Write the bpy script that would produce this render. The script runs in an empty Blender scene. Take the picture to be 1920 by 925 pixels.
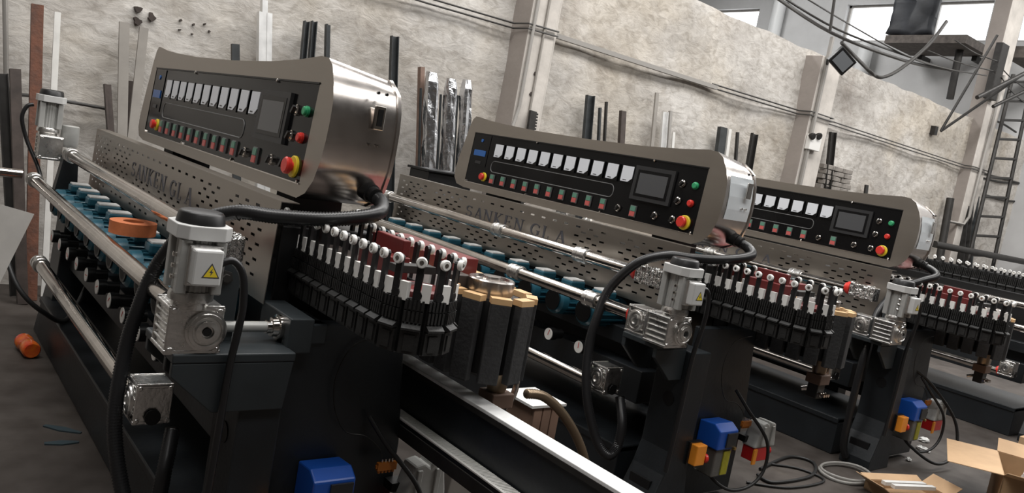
import bpy, math, random
from mathutils import Vector, Matrix, Euler, noise
random.seed(7)
PI = math.pi
SC = bpy.context.scene
COL = SC.collection

# ------------------------------------------------------------------ camera
FPX, CAMZ = 1492.37, 1.46
CR = Vector((0.77184477, -0.6097804, 0.1800653))
CU = Vector((-0.07192872, 0.19764436, 0.9776313))
CF = Vector((0.6317293, 0.76753147, -0.10869004))
cd = bpy.data.cameras.new('camera')
cd.sensor_width = 36.0
cd.lens = FPX / 1920 * 36
cd.clip_start = 0.02
cam = bpy.data.objects.new('camera', cd)
cam.matrix_world = Matrix(((CR.x, CU.x, -CF.x, 0), (CR.y, CU.y, -CF.y, 0), (CR.z, CU.z, -CF.z, CAMZ), (0, 0, 0, 1)))
COL.objects.link(cam)
SC.camera = cam


def at(px, py, x=None, y=None, z=None):
    """the place seen at a picture point, at a known distance from a wall, floor or machine side"""
    d = CR * ((px - 960) / FPX) + CU * ((462.5 - py) / FPX) + CF
    t = x / d.x if x is not None else (y / d.y if y is not None else (z - CAMZ) / d.z)
    return Vector((d.x * t, d.y * t, CAMZ + d.z * t))


# ------------------------------------------------------------------ world, light, exposure
world = bpy.data.worlds.new('overcast_sky')
SC.world = world
world.use_nodes = True
bg = world.node_tree.nodes['Background']
bg.inputs[0].default_value = (0.98, 0.99, 1.0, 1)
bg.inputs[1].default_value = 3.0


def area(name, loc, size, energy, color, rot=(0, 0, 0)):
    ld = bpy.data.lights.new(name, 'AREA')
    ld.shape = 'RECTANGLE'
    ld.size, ld.size_y = size
    ld.energy = energy
    ld.color = color
    o = bpy.data.objects.new(name, ld)
    o.location = loc
    o.rotation_euler = rot
    COL.objects.link(o)


area('skylight_strip', (7.3, 3.3, 6.9), (19.4, 1.6), 1250, (1.0, 0.98, 0.955))
area('skylight_strip', (7.3, -1.2, 6.9), (19.4, 1.6), 850, (1.0, 0.98, 0.955))
area('skylight_strip', (6.5, 11.0, 7.9), (18, 2.0), 1000, (1.0, 0.99, 0.975))
SC.view_settings.view_transform = 'Standard'
SC.view_settings.look = 'None'
SC.view_settings.exposure = 0.0
SC.view_settings.gamma = 1.0
SC.view_settings.use_curve_mapping = False

# ------------------------------------------------------------------ materials
MATS = {}


def mat(name, col, rough=0.5, metal=0.0, var=0.0, scale=6.0, bump=0.0, bscale=40.0, spec=0.5, col2=None, stretch=None, alpha=None, trans=0.0, detail=6.0):
    m = bpy.data.materials.new(name)
    m.use_nodes = True
    nt = m.node_tree
    b = nt.nodes['Principled BSDF']
    b.inputs['Base Color'].default_value = (*col, 1)
    b.inputs['Roughness'].default_value = rough
    b.inputs['Metallic'].default_value = metal
    b.inputs['Specular IOR Level'].default_value = spec
    if trans:
        b.inputs['Transmission Weight'].default_value = trans
    if alpha is not None:
        b.inputs['Alpha'].default_value = alpha
    tc = nt.nodes.new('ShaderNodeTexCoord')
    src = tc.outputs['Object']
    if stretch:
        mp = nt.nodes.new('ShaderNodeMapping')
        mp.inputs['Scale'].default_value = stretch
        nt.links.new(src, mp.inputs[0])
        src = mp.outputs[0]
    if var > 0 or col2:
        n = nt.nodes.new('ShaderNodeTexNoise')
        n.inputs['Scale'].default_value = scale
        n.inputs['Detail'].default_value = detail
        n.inputs['Roughness'].default_value = 0.6
        nt.links.new(src, n.inputs['Vector'])
        r = nt.nodes.new('ShaderNodeValToRGB')
        r.color_ramp.elements[0].position = 0.32
        r.color_ramp.elements[1].position = 0.68
        c2 = col2 if col2 else tuple(c * (1 - var) for c in col)
        c1 = col if col2 else tuple(min(1, c * (1 + var)) for c in col)
        r.color_ramp.elements[0].color = (*c2, 1)
        r.color_ramp.elements[1].color = (*c1, 1)
        nt.links.new(n.outputs['Fac'], r.inputs[0])
        nt.links.new(r.outputs[0], b.inputs['Base Color'])
        if metal > 0.5:
            mr = nt.nodes.new('ShaderNodeMapRange')
            mr.inputs['To Min'].default_value = max(0.03, rough - 0.09)
            mr.inputs['To Max'].default_value = rough + 0.12
            nt.links.new(n.outputs['Fac'], mr.inputs['Value'])
            nt.links.new(mr.outputs[0], b.inputs['Roughness'])
    if bump > 0:
        n2 = nt.nodes.new('ShaderNodeTexNoise')
        n2.inputs['Scale'].default_value = bscale
        n2.inputs['Detail'].default_value = 4
        nt.links.new(src, n2.inputs['Vector'])
        bp = nt.nodes.new('ShaderNodeBump')
        bp.inputs['Strength'].default_value = bump
        bp.inputs['Distance'].default_value = 0.02
        nt.links.new(n2.outputs['Fac'], bp.inputs['Height'])
        nt.links.new(bp.outputs[0], b.inputs['Normal'])
    MATS[name] = m
    return m


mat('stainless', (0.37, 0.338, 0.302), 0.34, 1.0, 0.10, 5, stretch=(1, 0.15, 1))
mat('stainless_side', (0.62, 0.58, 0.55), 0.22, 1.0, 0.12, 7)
mat('chrome', (0.62, 0.585, 0.55), 0.12, 1.0, 0.12, 9)
mat('cast_aluminium', (0.72, 0.71, 0.69), 0.28, 1.0, 0.15, 14, bump=0.12, bscale=60)
mat('wrapped_aluminium', (0.80, 0.80, 0.79), 0.16, 1.0, 0.08, 14, bump=0.9, bscale=28)
mat('motor_grey', (0.40, 0.40, 0.385), 0.42, 0.25, 0.10, 9)
mat('light_grey_paint', (0.56, 0.56, 0.55), 0.4, 0.1, 0.06, 9)
mat('machine_paint', (0.011, 0.0135, 0.016), 0.42, 0.0, 0.25, 4, bump=0.05, bscale=50)
mat('bracket_paint', (0.024, 0.029, 0.032), 0.42, 0.0, 0.2, 4)
mat('black_metal', (0.006, 0.006, 0.0065), 0.45, 0.2)
mat('black_plastic', (0.009, 0.009, 0.0095), 0.38, 0.0, 0.2, 12)
mat('pad_black', (0.012, 0.0118, 0.0115), 0.5, 0.0, 0.3, 18, bump=0.1, bscale=90)
mat('rubber', (0.024, 0.024, 0.025), 0.75, 0.0, 0.25, 8, bump=0.15, bscale=70)
mat('hose_black', (0.011, 0.011, 0.012), 0.36)
mat('hose_grey', (0.16, 0.16, 0.16), 0.5)
mat('panel_black', (0.005, 0.005, 0.0055), 0.14, 0.0, 0.1, 5, spec=0.18)
mat('screen', (0.070, 0.072, 0.076), 0.22)
mat('bezel', (0.030, 0.030, 0.031), 0.4, spec=0.3)
mat('meter_white', (0.72, 0.74, 0.78), 0.4)
mat('ink', (0.06, 0.06, 0.07), 0.5)
mat('button_green', (0.035, 0.33, 0.14), 0.35)
mat('button_red', (0.62, 0.035, 0.025), 0.32)
mat('switch_green', (0.10, 0.24, 0.17), 0.4)
mat('switch_red', (0.50, 0.10, 0.09), 0.4)
mat('yellow', (0.72, 0.55, 0.03), 0.45)
mat('dull_yellow', (0.40, 0.36, 0.02), 0.5, col2=(0.28, 0.25, 0.02), scale=30)
mat('blue_label', (0.02, 0.11, 0.36), 0.3)
mat('blue_plastic', (0.012, 0.085, 0.42), 0.32)
mat('blue_motor', (0.022, 0.105, 0.150), 0.34, 0.0, 0.25, 8)
mat('orange_plastic', (0.85, 0.30, 0.03), 0.4)
mat('orange_block', (0.42, 0.13, 0.012), 0.45)
mat('grinding_wheel', (0.50, 0.145, 0.05), 0.75, 0.0, 0.12, 30)
mat('red_paint', (0.13, 0.016, 0.015), 0.4, 0.0, 0.15, 8)
mat('white_nylon', (0.78, 0.77, 0.74), 0.35)
mat('white_paint', (0.80, 0.81, 0.81), 0.45, 0.0, col2=(0.60, 0.60, 0.59), scale=16)
mat('tan_plate', (0.60, 0.38, 0.19), 0.5, 0.0, 0.08, 10)
mat('brass', (0.55, 0.36, 0.14), 0.35, 1.0)
mat('clear_tank', (0.20, 0.19, 0.17), 0.2, trans=0.5)
mat('red_plug', (0.55, 0.02, 0.02), 0.35)
mat('plug_grey', (0.42, 0.42, 0.40), 0.5, 0.0, 0.12, 12)
mat('pale_reflection', (0.74, 0.79, 0.82), 0.3, 0.2, 0.06, 9)  # window reflection on steel console ends, put into the colour
mat('rust', (0.165, 0.062, 0.034), 0.75, 0.0, col2=(0.09, 0.042, 0.028), scale=14, bump=0.2)
mat('dark_steel', (0.030, 0.028, 0.026), 0.5, 0.4, 0.25, 10)
mat('slate_steel', (0.040, 0.044, 0.046), 0.42, 0.3, 0.25, 10)
mat('brown_steel', (0.060, 0.046, 0.040), 0.6, 0.2, 0.3, 10)
mat('beige_strip', (0.27, 0.25, 0.225), 0.6, 0.0, 0.10, 6)
mat('aluminium', (0.80, 0.80, 0.79), 0.35, 0.6, 0.06, 12)
mat('white_strip', (0.66, 0.65, 0.62), 0.5, 0.0, 0.08, 10)
mat('foil', (0.66, 0.67, 0.69), 0.2, 1.0, 0.1, 10, bump=0.8, bscale=8)
mat('board_brown', (0.20, 0.13, 0.10), 0.7, 0.0, 0.25, 10)
mat('cardboard', (0.50, 0.33, 0.19), 0.75, 0.0, 0.07, 8)
mat('cardboard_inside', (0.36, 0.23, 0.125), 0.8, 0.0, 0.1, 8)
mat('wood_box', (0.17, 0.105, 0.075), 0.7, 0.0, 0.3, 5, stretch=(1, 1, 0.2))
mat('paper', (0.60, 0.60, 0.585), 0.6, 0.0, 0.06, 10)
mat('clear_plastic', (0.75, 0.76, 0.77), 0.25, 0.0, 0.1, 12, alpha=0.55, bump=0.6, bscale=18)
mat('clear_hose', (0.34, 0.33, 0.31), 0.2, alpha=0.7)
mat('flex_conduit', (0.24, 0.18, 0.12), 0.35, 0.8, 0.1, 10)
mat('cable', (0.014, 0.014, 0.014), 0.5)
mat('wall_cable', (0.05, 0.047, 0.044), 0.6)
mat('trunking', (0.30, 0.285, 0.265), 0.55)
mat('red_bottle', (0.60, 0.045, 0.02), 0.12, 0.0, col2=(0.75, 0.20, 0.02), scale=16)
mat('blue_strip', (0.035, 0.055, 0.065), 0.4)
mat('sheet_grey', (0.55, 0.53, 0.50), 0.6, 0.0, 0.1, 7)
mat('plank', (0.11, 0.095, 0.085), 0.8, 0.0, 0.35, 9)
mat('tarp', (0.018, 0.020, 0.025), 0.6, 0.0, 0.4, 3, bump=0.3, bscale=6)
mat('white_pipe', (0.62, 0.63, 0.63), 0.4)
mat('glass_lamp', (0.16, 0.17, 0.18), 0.12)
mat('brick', (0.22, 0.20, 0.18), 0.85, 0.0, 0.3, 9)
mat('upper_wall', (0.56, 0.56, 0.56), 0.85, 0.0, col2=(0.44, 0.44, 0.44), scale=0.7, bump=0.2, bscale=5)
mat('hall_wall', (0.055, 0.048, 0.042), 0.9, 0.0, 0.2, 0.5)
mat('roof', (0.10, 0.098, 0.095), 0.9)
mat('pilaster_shaded', (0.31, 0.275, 0.25), 0.85, 0.0, 0.08, 2, bump=0.2, bscale=12)  # darker copy of pilaster: shade on the left faces put into the colour
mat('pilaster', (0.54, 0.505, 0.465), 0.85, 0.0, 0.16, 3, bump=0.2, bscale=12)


def plaster():
    m = bpy.data.materials.new('plaster_wall')
    m.use_nodes = True
    nt = m.node_tree
    N, L = nt.nodes, nt.links
    b = N['Principled BSDF']
    b.inputs['Roughness'].default_value = 0.9
    b.inputs['Specular IOR Level'].default_value = 0.15
    tc = N.new('ShaderNodeTexCoord')

    def nz(scale, det, st=(1, 1, 1), dist=0.0):
        mp = N.new('ShaderNodeMapping')
        mp.inputs['Scale'].default_value = st
        L.new(tc.outputs['Object'], mp.inputs[0])
        n = N.new('ShaderNodeTexNoise')
        n.inputs['Scale'].default_value = scale
        n.inputs['Detail'].default_value = det
        n.inputs['Roughness'].default_value = 0.62
        n.inputs['Distortion'].default_value = dist
        L.new(mp.outputs[0], n.inputs['Vector'])
        return n.outputs['Fac']

    def ramp(f, p0, c0, p1, c1):
        r = N.new('ShaderNodeValToRGB')
        r.color_ramp.elements[0].position = p0
        r.color_ramp.elements[1].position = p1
        r.color_ramp.elements[0].color = (*c0, 1)
        r.color_ramp.elements[1].color = (*c1, 1)
        L.new(f, r.inputs[0])
        return r.outputs[0]

    def mix(f, a, c, mode='MIX'):
        x = N.new('ShaderNodeMix')
        x.data_type = 'RGBA'
        x.blend_type = mode
        if isinstance(f, float):
            x.inputs[0].default_value = f
        else:
            L.new(f, x.inputs[0])
        L.new(a, x.inputs[6])
        L.new(c, x.inputs[7])
        return x.outputs[2]
    base = ramp(nz(1.3, 9, (1, 1, 1.3), 0.6), 0.34, (0.43, 0.405, 0.375), 0.66, (0.63, 0.605, 0.57))
    fine = ramp(nz(7, 10, (1, 1, 1.7), 0.9), 0.34, (0.66, 0.64, 0.615), 0.56, (1, 1, 1))
    c = mix(0.8, base, fine, 'MULTIPLY')
    ochre = ramp(nz(0.55, 4), 0.50, (1, 1, 1), 0.68, (0.88, 0.79, 0.64))
    c = mix(0.45, c, ochre, 'MULTIPLY')
    grime = ramp(nz(0.9, 6, (1, 1, 0.7), 0.8), 0.50, (1, 1, 1), 0.74, (0.66, 0.63, 0.61))
    c = mix(0.8, c, grime, 'MULTIPLY')
    L.new(c, b.inputs['Base Color'])
    bp = N.new('ShaderNodeBump')
    bp.inputs['Strength'].default_value = 0.34
    bp.inputs['Distance'].default_value = 0.05
    L.new(nz(5, 8, (1, 1, 1.8), 0.5), bp.inputs['Height'])
    L.new(bp.outputs[0], b.inputs['Normal'])
    MATS['plaster_wall'] = m


def concrete():
    m = bpy.data.materials.new('concrete_floor')
    m.use_nodes = True
    nt = m.node_tree
    N, L = nt.nodes, nt.links
    b = N['Principled BSDF']
    b.inputs['Roughness'].default_value = 0.62
    b.inputs['Specular IOR Level'].default_value = 0.3
    tc = N.new('ShaderNodeTexCoord')
    cols = []
    for sc, d, p0, c0, p1, c1 in ((1.2, 8, 0.35, (0.042, 0.035, 0.031), 0.68, (0.088, 0.076, 0.068)), (7, 8, 0.35, (0.65, 0.62, 0.6), 0.62, (1, 1, 1)), (2.3, 5, 0.62, (1, 1, 1), 0.78, (1.7, 1.65, 1.55))):
        n = N.new('ShaderNodeTexNoise')
        n.inputs['Scale'].default_value = sc
        n.inputs['Detail'].default_value = d
        L.new(tc.outputs['Object'], n.inputs['Vector'])
        r = N.new('ShaderNodeValToRGB')
        r.color_ramp.elements[0].position = p0
        r.color_ramp.elements[1].position = p1
        r.color_ramp.elements[0].color = (*c0, 1)
        r.color_ramp.elements[1].color = (*c1, 1)
        L.new(n.outputs['Fac'], r.inputs[0])
        cols.append(r.outputs[0])
        last = n
    c = cols[0]
    for k in cols[1:]:
        x = N.new('ShaderNodeMix')
        x.data_type = 'RGBA'
        x.blend_type = 'MULTIPLY'
        x.inputs[0].default_value = 1.0
        L.new(c, x.inputs[6])
        L.new(k, x.inputs[7])
        c = x.outputs[2]
    L.new(c, b.inputs['Base Color'])
    bp = N.new('ShaderNodeBump')
    bp.inputs['Strength'].default_value = 0.25
    L.new(last.outputs['Fac'], bp.inputs['Height'])
    L.new(bp.outputs[0], b.inputs['Normal'])
    MATS['concrete_floor'] = m


plaster()
concrete()


# ------------------------------------------------------------------ mesh helpers
class B:
    def __init__(s):
        s.v, s.f, s.m, s.cur = [], [], [], 0

    def mat(s, i):
        s.cur = i
        return s

    def add(s, vs, fs, M=None):
        o = len(s.v)
        for p in vs:
            p = Vector(p)
            s.v.append(tuple(M @ p) if M is not None else tuple(p))
        for f in fs:
            s.f.append([i + o for i in f])
            s.m.append(s.cur)
        return s

    def box(s, a, b, M=None):
        (x0, y0, z0), (x1, y1, z1) = a, b
        x0, x1 = min(x0, x1), max(x0, x1)
        y0, y1 = min(y0, y1), max(y0, y1)
        z0, z1 = min(z0, z1), max(z0, z1)
        return s.add([(x0, y0, z0), (x1, y0, z0), (x1, y1, z0), (x0, y1, z0), (x0, y0, z1), (x1, y0, z1), (x1, y1, z1), (x0, y1, z1)],
                     [(3, 2, 1, 0), (4, 5, 6, 7), (0, 1, 5, 4), (1, 2, 6, 5), (2, 3, 7, 6), (3, 0, 4, 7)], M)

    def cbox(s, c, d, M=None):
        return s.box([c[i] - d[i] / 2 for i in range(3)], [c[i] + d[i] / 2 for i in range(3)], M)

    def cyl(s, p0, p1, r0, r1=None, n=16, caps=True):
        r1 = r0 if r1 is None else r1
        p0, p1 = Vector(p0), Vector(p1)
        w = (p1 - p0).normalized()
        u = w.orthogonal().normalized()
        v = w.cross(u)
        vs = []
        for p, r in ((p0, r0), (p1, r1)):
            for i in range(n):
                a = 2 * PI * i / n
                vs.append(p + u * (r * math.cos(a)) + v * (r * math.sin(a)))
        fs = [(i, (i + 1) % n, n + (i + 1) % n, n + i) for i in range(n)]
        if caps:
            fs += [tuple(range(n))[::-1], tuple(range(n, 2 * n))]
        return s.add(vs, fs)

    def lathe(s, p, axis, prof, n=20):
        """prof: (distance along axis, radius) pairs"""
        p, w = Vector(p), Vector(axis).normalized()
        u = w.orthogonal().normalized()
        v = w.cross(u)
        vs, fs = [], []
        for h, r in prof:
            for i in range(n):
                a = 2 * PI * i / n
                vs.append(p + w * h + u * (r * math.cos(a)) + v * (r * math.sin(a)))
        for k in range(len(prof) - 1):
            for i in range(n):
                j = (i + 1) % n
                fs.append((k * n + i, k * n + j, (k + 1) * n + j, (k + 1) * n + i))
        fs.append(tuple(range(n))[::-1])
        fs.append(tuple(range((len(prof) - 1) * n, len(prof) * n)))
        return s.add(vs, fs)

    def tube(s, pts, r, n=10, closed=False):
        pts = [Vector(p) for p in pts]
        k = len(pts)
        rr = r if isinstance(r, list) else [r] * k
        vs, fs = [], []
        u = None
        for i in range(k):
            a = pts[(i - 1) % k] if (closed or i > 0) else pts[i]
            c = pts[(i + 1) % k] if (closed or i < k - 1) else pts[i]
            t = (c - a).normalized()
            u = t.orthogonal().normalized() if u is None else (u - t * u.dot(t)).normalized()
            v = t.cross(u)
            for q in range(n):
                g = 2 * PI * q / n
                vs.append(pts[i] + u * (rr[i] * math.cos(g)) + v * (rr[i] * math.sin(g)))
        for i in range(k if closed else k - 1):
            j = (i + 1) % k
            for q in range(n):
                w = (q + 1) % n
                fs.append((i * n + q, i * n + w, j * n + w, j * n + q))
        if not closed:
            fs.append(tuple(range(n))[::-1])
            fs.append(tuple(range((k - 1) * n, k * n)))
        return s.add(vs, fs)

    def prism(s, poly, axis, a, b):
        """poly: 2D points in the two other axes (in xyz order), extruded along axis from a to b"""
        n = len(poly)

        def P(p, h):
            if axis == 'x':
                return (h, p[0], p[1])
            if axis == 'y':
                return (p[0], h, p[1])
            return (p[0], p[1], h)
        vs = [P(p, a) for p in poly] + [P(p, b) for p in poly]
        fs = [tuple(range(n)), tuple(range(n, 2 * n))[::-1]] + [(i, n + i, n + (i + 1) % n, (i + 1) % n) for i in range(n)]
        return s.add(vs, fs)

    def mesh(s, name):
        me = bpy.data.meshes.new(name)
        me.from_pydata(s.v, [], s.f)
        me.polygons.foreach_set('material_index', s.m)
        me.update()
        import bmesh
        bm = bmesh.new()
        bm.from_mesh(me)
        bmesh.ops.recalc_face_normals(bm, faces=bm.faces)
        bm.to_mesh(me)
        bm.free()
        return me


def smooth_pts(pts, seg=8, closed=False):
    pts = [Vector(p) for p in pts]
    n = len(pts)
    out = []
    for i in range(n if closed else n - 1):
        if closed:
            p0, p1, p2, p3 = pts[(i - 1) % n], pts[i], pts[(i + 1) % n], pts[(i + 2) % n]
        else:
            p0, p1, p2, p3 = pts[max(i - 1, 0)], pts[i], pts[i + 1], pts[min(i + 2, n - 1)]
        for k in range(seg):
            t = k / seg
            out.append(0.5 * ((2 * p1) + (p2 - p0) * t + (2 * p0 - 5 * p1 + 4 * p2 - p3) * t * t + (3 * p1 - p0 - 3 * p2 + p3) * t ** 3))
    if not closed:
        out.append(pts[-1])
    return out


def resample(pts, step):
    out = [pts[0].copy()]
    acc = 0.0
    for a, b in zip(pts, pts[1:]):
        d = (b - a).length
        while acc + d >= step:
            t = (step - acc) / d
            a = a + (b - a) * t
            out.append(a.copy())
            d = (b - a).length
            acc = 0.0
        acc += d
    return out


ORG = {}


def put(name, me, mats, parent=None, loc=(0, 0, 0), rot=None, smooth=None, bevel=None):
    if isinstance(me, B):
        me = me.mesh(name)
    if isinstance(mats, str):
        mats = [mats]
    if not me.materials:
        for m in mats:
            me.materials.append(MATS[m])
    if smooth:
        me.polygons.foreach_set('use_smooth', [True] * len(me.polygons))
        me.set_sharp_from_angle(angle=math.radians(smooth if smooth is not True else 35))
    o = bpy.data.objects.new(name, me)
    COL.objects.link(o)
    l = Vector(loc)
    if parent is not None:
        o.parent = parent
        if parent.name in ORG:
            l = l - ORG[parent.name]
    o.location = l
    if rot is not None:
        o.rotation_euler = rot
    if bevel:
        md = o.modifiers.new('edge', 'BEVEL')
        md.width = bevel
        md.segments = 2
        md.limit_method = 'ANGLE'
        md.angle_limit = math.radians(40)
    return o


def tag(o, label, cat, group=None):
    o['label'] = label
    o['category'] = cat
    if group:
        o['group'] = group
    return o


def thing(name, label, cat, org, group=None):
    o = bpy.data.objects.new(name, None)
    o.empty_display_size = 0.1
    o.location = org
    COL.objects.link(o)
    ORG[o.name] = Vector(org)
    return tag(o, label, cat, group)


def struct(name, b, m, **k):
    o = put(name, b, m, **k)
    o['kind'] = 'structure'
    return o


def copy_tree(o, parent=None, skip=()):
    c = o.copy()
    COL.objects.link(c)
    c.parent = parent
    for ch in list(o.children):
        if ch.name.split('.')[0] not in skip:
            copy_tree(ch, c, skip)
    return c


# ------------------------------------------------------------------ the hall
YW = 6.2
XE = 17.5
WT = 3.58
struct('floor', B().box((-3.2, -8, -0.1), (XE + 0.3, 16, 0)), 'concrete_floor')


def rough_wall():
    b = B()
    x0, x1, nx, nz = -3.0, 17.5, 260, 44
    vs, fs = [], []
    for j in range(nz + 1):
        for i in range(nx + 1):
            x = x0 + (x1 - x0) * i / nx
            z = WT * j / nz
            d = 0.035 * noise.noise(Vector((x * 0.9, z * 1.2, 3.1))) + 0.012 * noise.noise(Vector((x * 4, z * 5, 1.7)))
            top = 0.03 * noise.noise(Vector((x * 2.3, 0.4, 8.8))) if j == nz else 0
            vs.append((x, YW + d, z + top))
    w = nx + 1
    for j in range(nz):
        for i in range(nx):
            fs.append((j * w + i, j * w + i + 1, (j + 1) * w + i + 1, (j + 1) * w + i))
    b.add(vs, fs)
    o = len(b.v)
    top = [nz * w + i for i in range(w)]
    b.v += [(b.v[i][0], YW + 0.3, b.v[i][2]) for i in top]
    for i in range(nx):
        b.f.append([top[i], top[i + 1], o + i + 1, o + i])
        b.m.append(0)
    o2 = len(b.v)
    b.v += [(b.v[i][0], YW + 0.3, 0) for i in top]
    for i in range(nx):
        b.f.append([o + i, o + i + 1, o2 + i + 1, o2 + i])
        b.m.append(0)
    return b


struct('wall_back', rough_wall(), 'plaster_wall', smooth=60)
# hall shell out of view
struct('wall_left_added', B().box((-3.2, -8, 0), (-3, 16, 7)), 'hall_wall')  # unseen, added close and dark so the steel reflects dark brown
struct('wall_front', B().box((-3, -8.2, 0), (XE + 0.3, -8, 7)), 'hall_wall')
struct('wall_far', B().box((-3, 16, 0), (XE + 0.3, 16.2, 8)), 'upper_wall')
struct('ceiling', B().box((-3.2, -8.2, 7.0), (XE + 0.3, 6.5, 7.1)), 'roof')
struct('ceiling', B().box((-3.2, 6.5, 8.0), (XE + 0.3, 16.2, 8.1)), 'roof')
# gable wall with window openings
XE = 17.5
WINS = [(13.1, 14.5), (9.51, 10.67), (7.45, 8.62), (5.75, 6.95), (3.4, 4.6)]
WZ0, WZ1 = 5.55, 6.41
b = B()
ys = sorted([-8.0, 16.0] + [v for w in WINS for v in w])
b.box((XE, -8, 0), (XE + 0.3, 16, WZ0)).box((XE, -8, WZ1), (XE + 0.3, 16, 8))
for a, c in zip(ys[0::2], ys[1::2]):
    b.box((XE, a, WZ0), (XE + 0.3, c, WZ1))
struct('wall_right', b, 'upper_wall')
for i, (a, c) in enumerate(WINS):
    fr = B()
    fr.box((XE + 0.12, a, WZ0), (XE + 0.17, a + 0.05, WZ1)).box((XE + 0.12, c - 0.05, WZ0), (XE + 0.17, c, WZ1))
    fr.box((XE + 0.12, a, WZ0), (XE + 0.17, c, WZ0 + 0.05)).box((XE + 0.12, a, WZ1 - 0.05), (XE + 0.17, c, WZ1))
    struct('window_%d' % (i + 1), fr, 'trunking')
# pilasters on the back wall
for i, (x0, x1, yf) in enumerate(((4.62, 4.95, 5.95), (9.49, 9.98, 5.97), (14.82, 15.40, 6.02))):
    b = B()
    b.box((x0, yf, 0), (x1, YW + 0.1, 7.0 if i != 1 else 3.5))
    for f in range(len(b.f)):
        b.m[f] = 1 if f == 5 else 0  # left face takes the shade-coloured copy
    struct('trim_%d' % (i + 1), b, ['pilaster', 'pilaster_shaded'], bevel=0.012)

# ------------------------------------------------------------------ edging machines
MO = Vector((1.0, 3.5, 0))
TIN = {}


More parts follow.
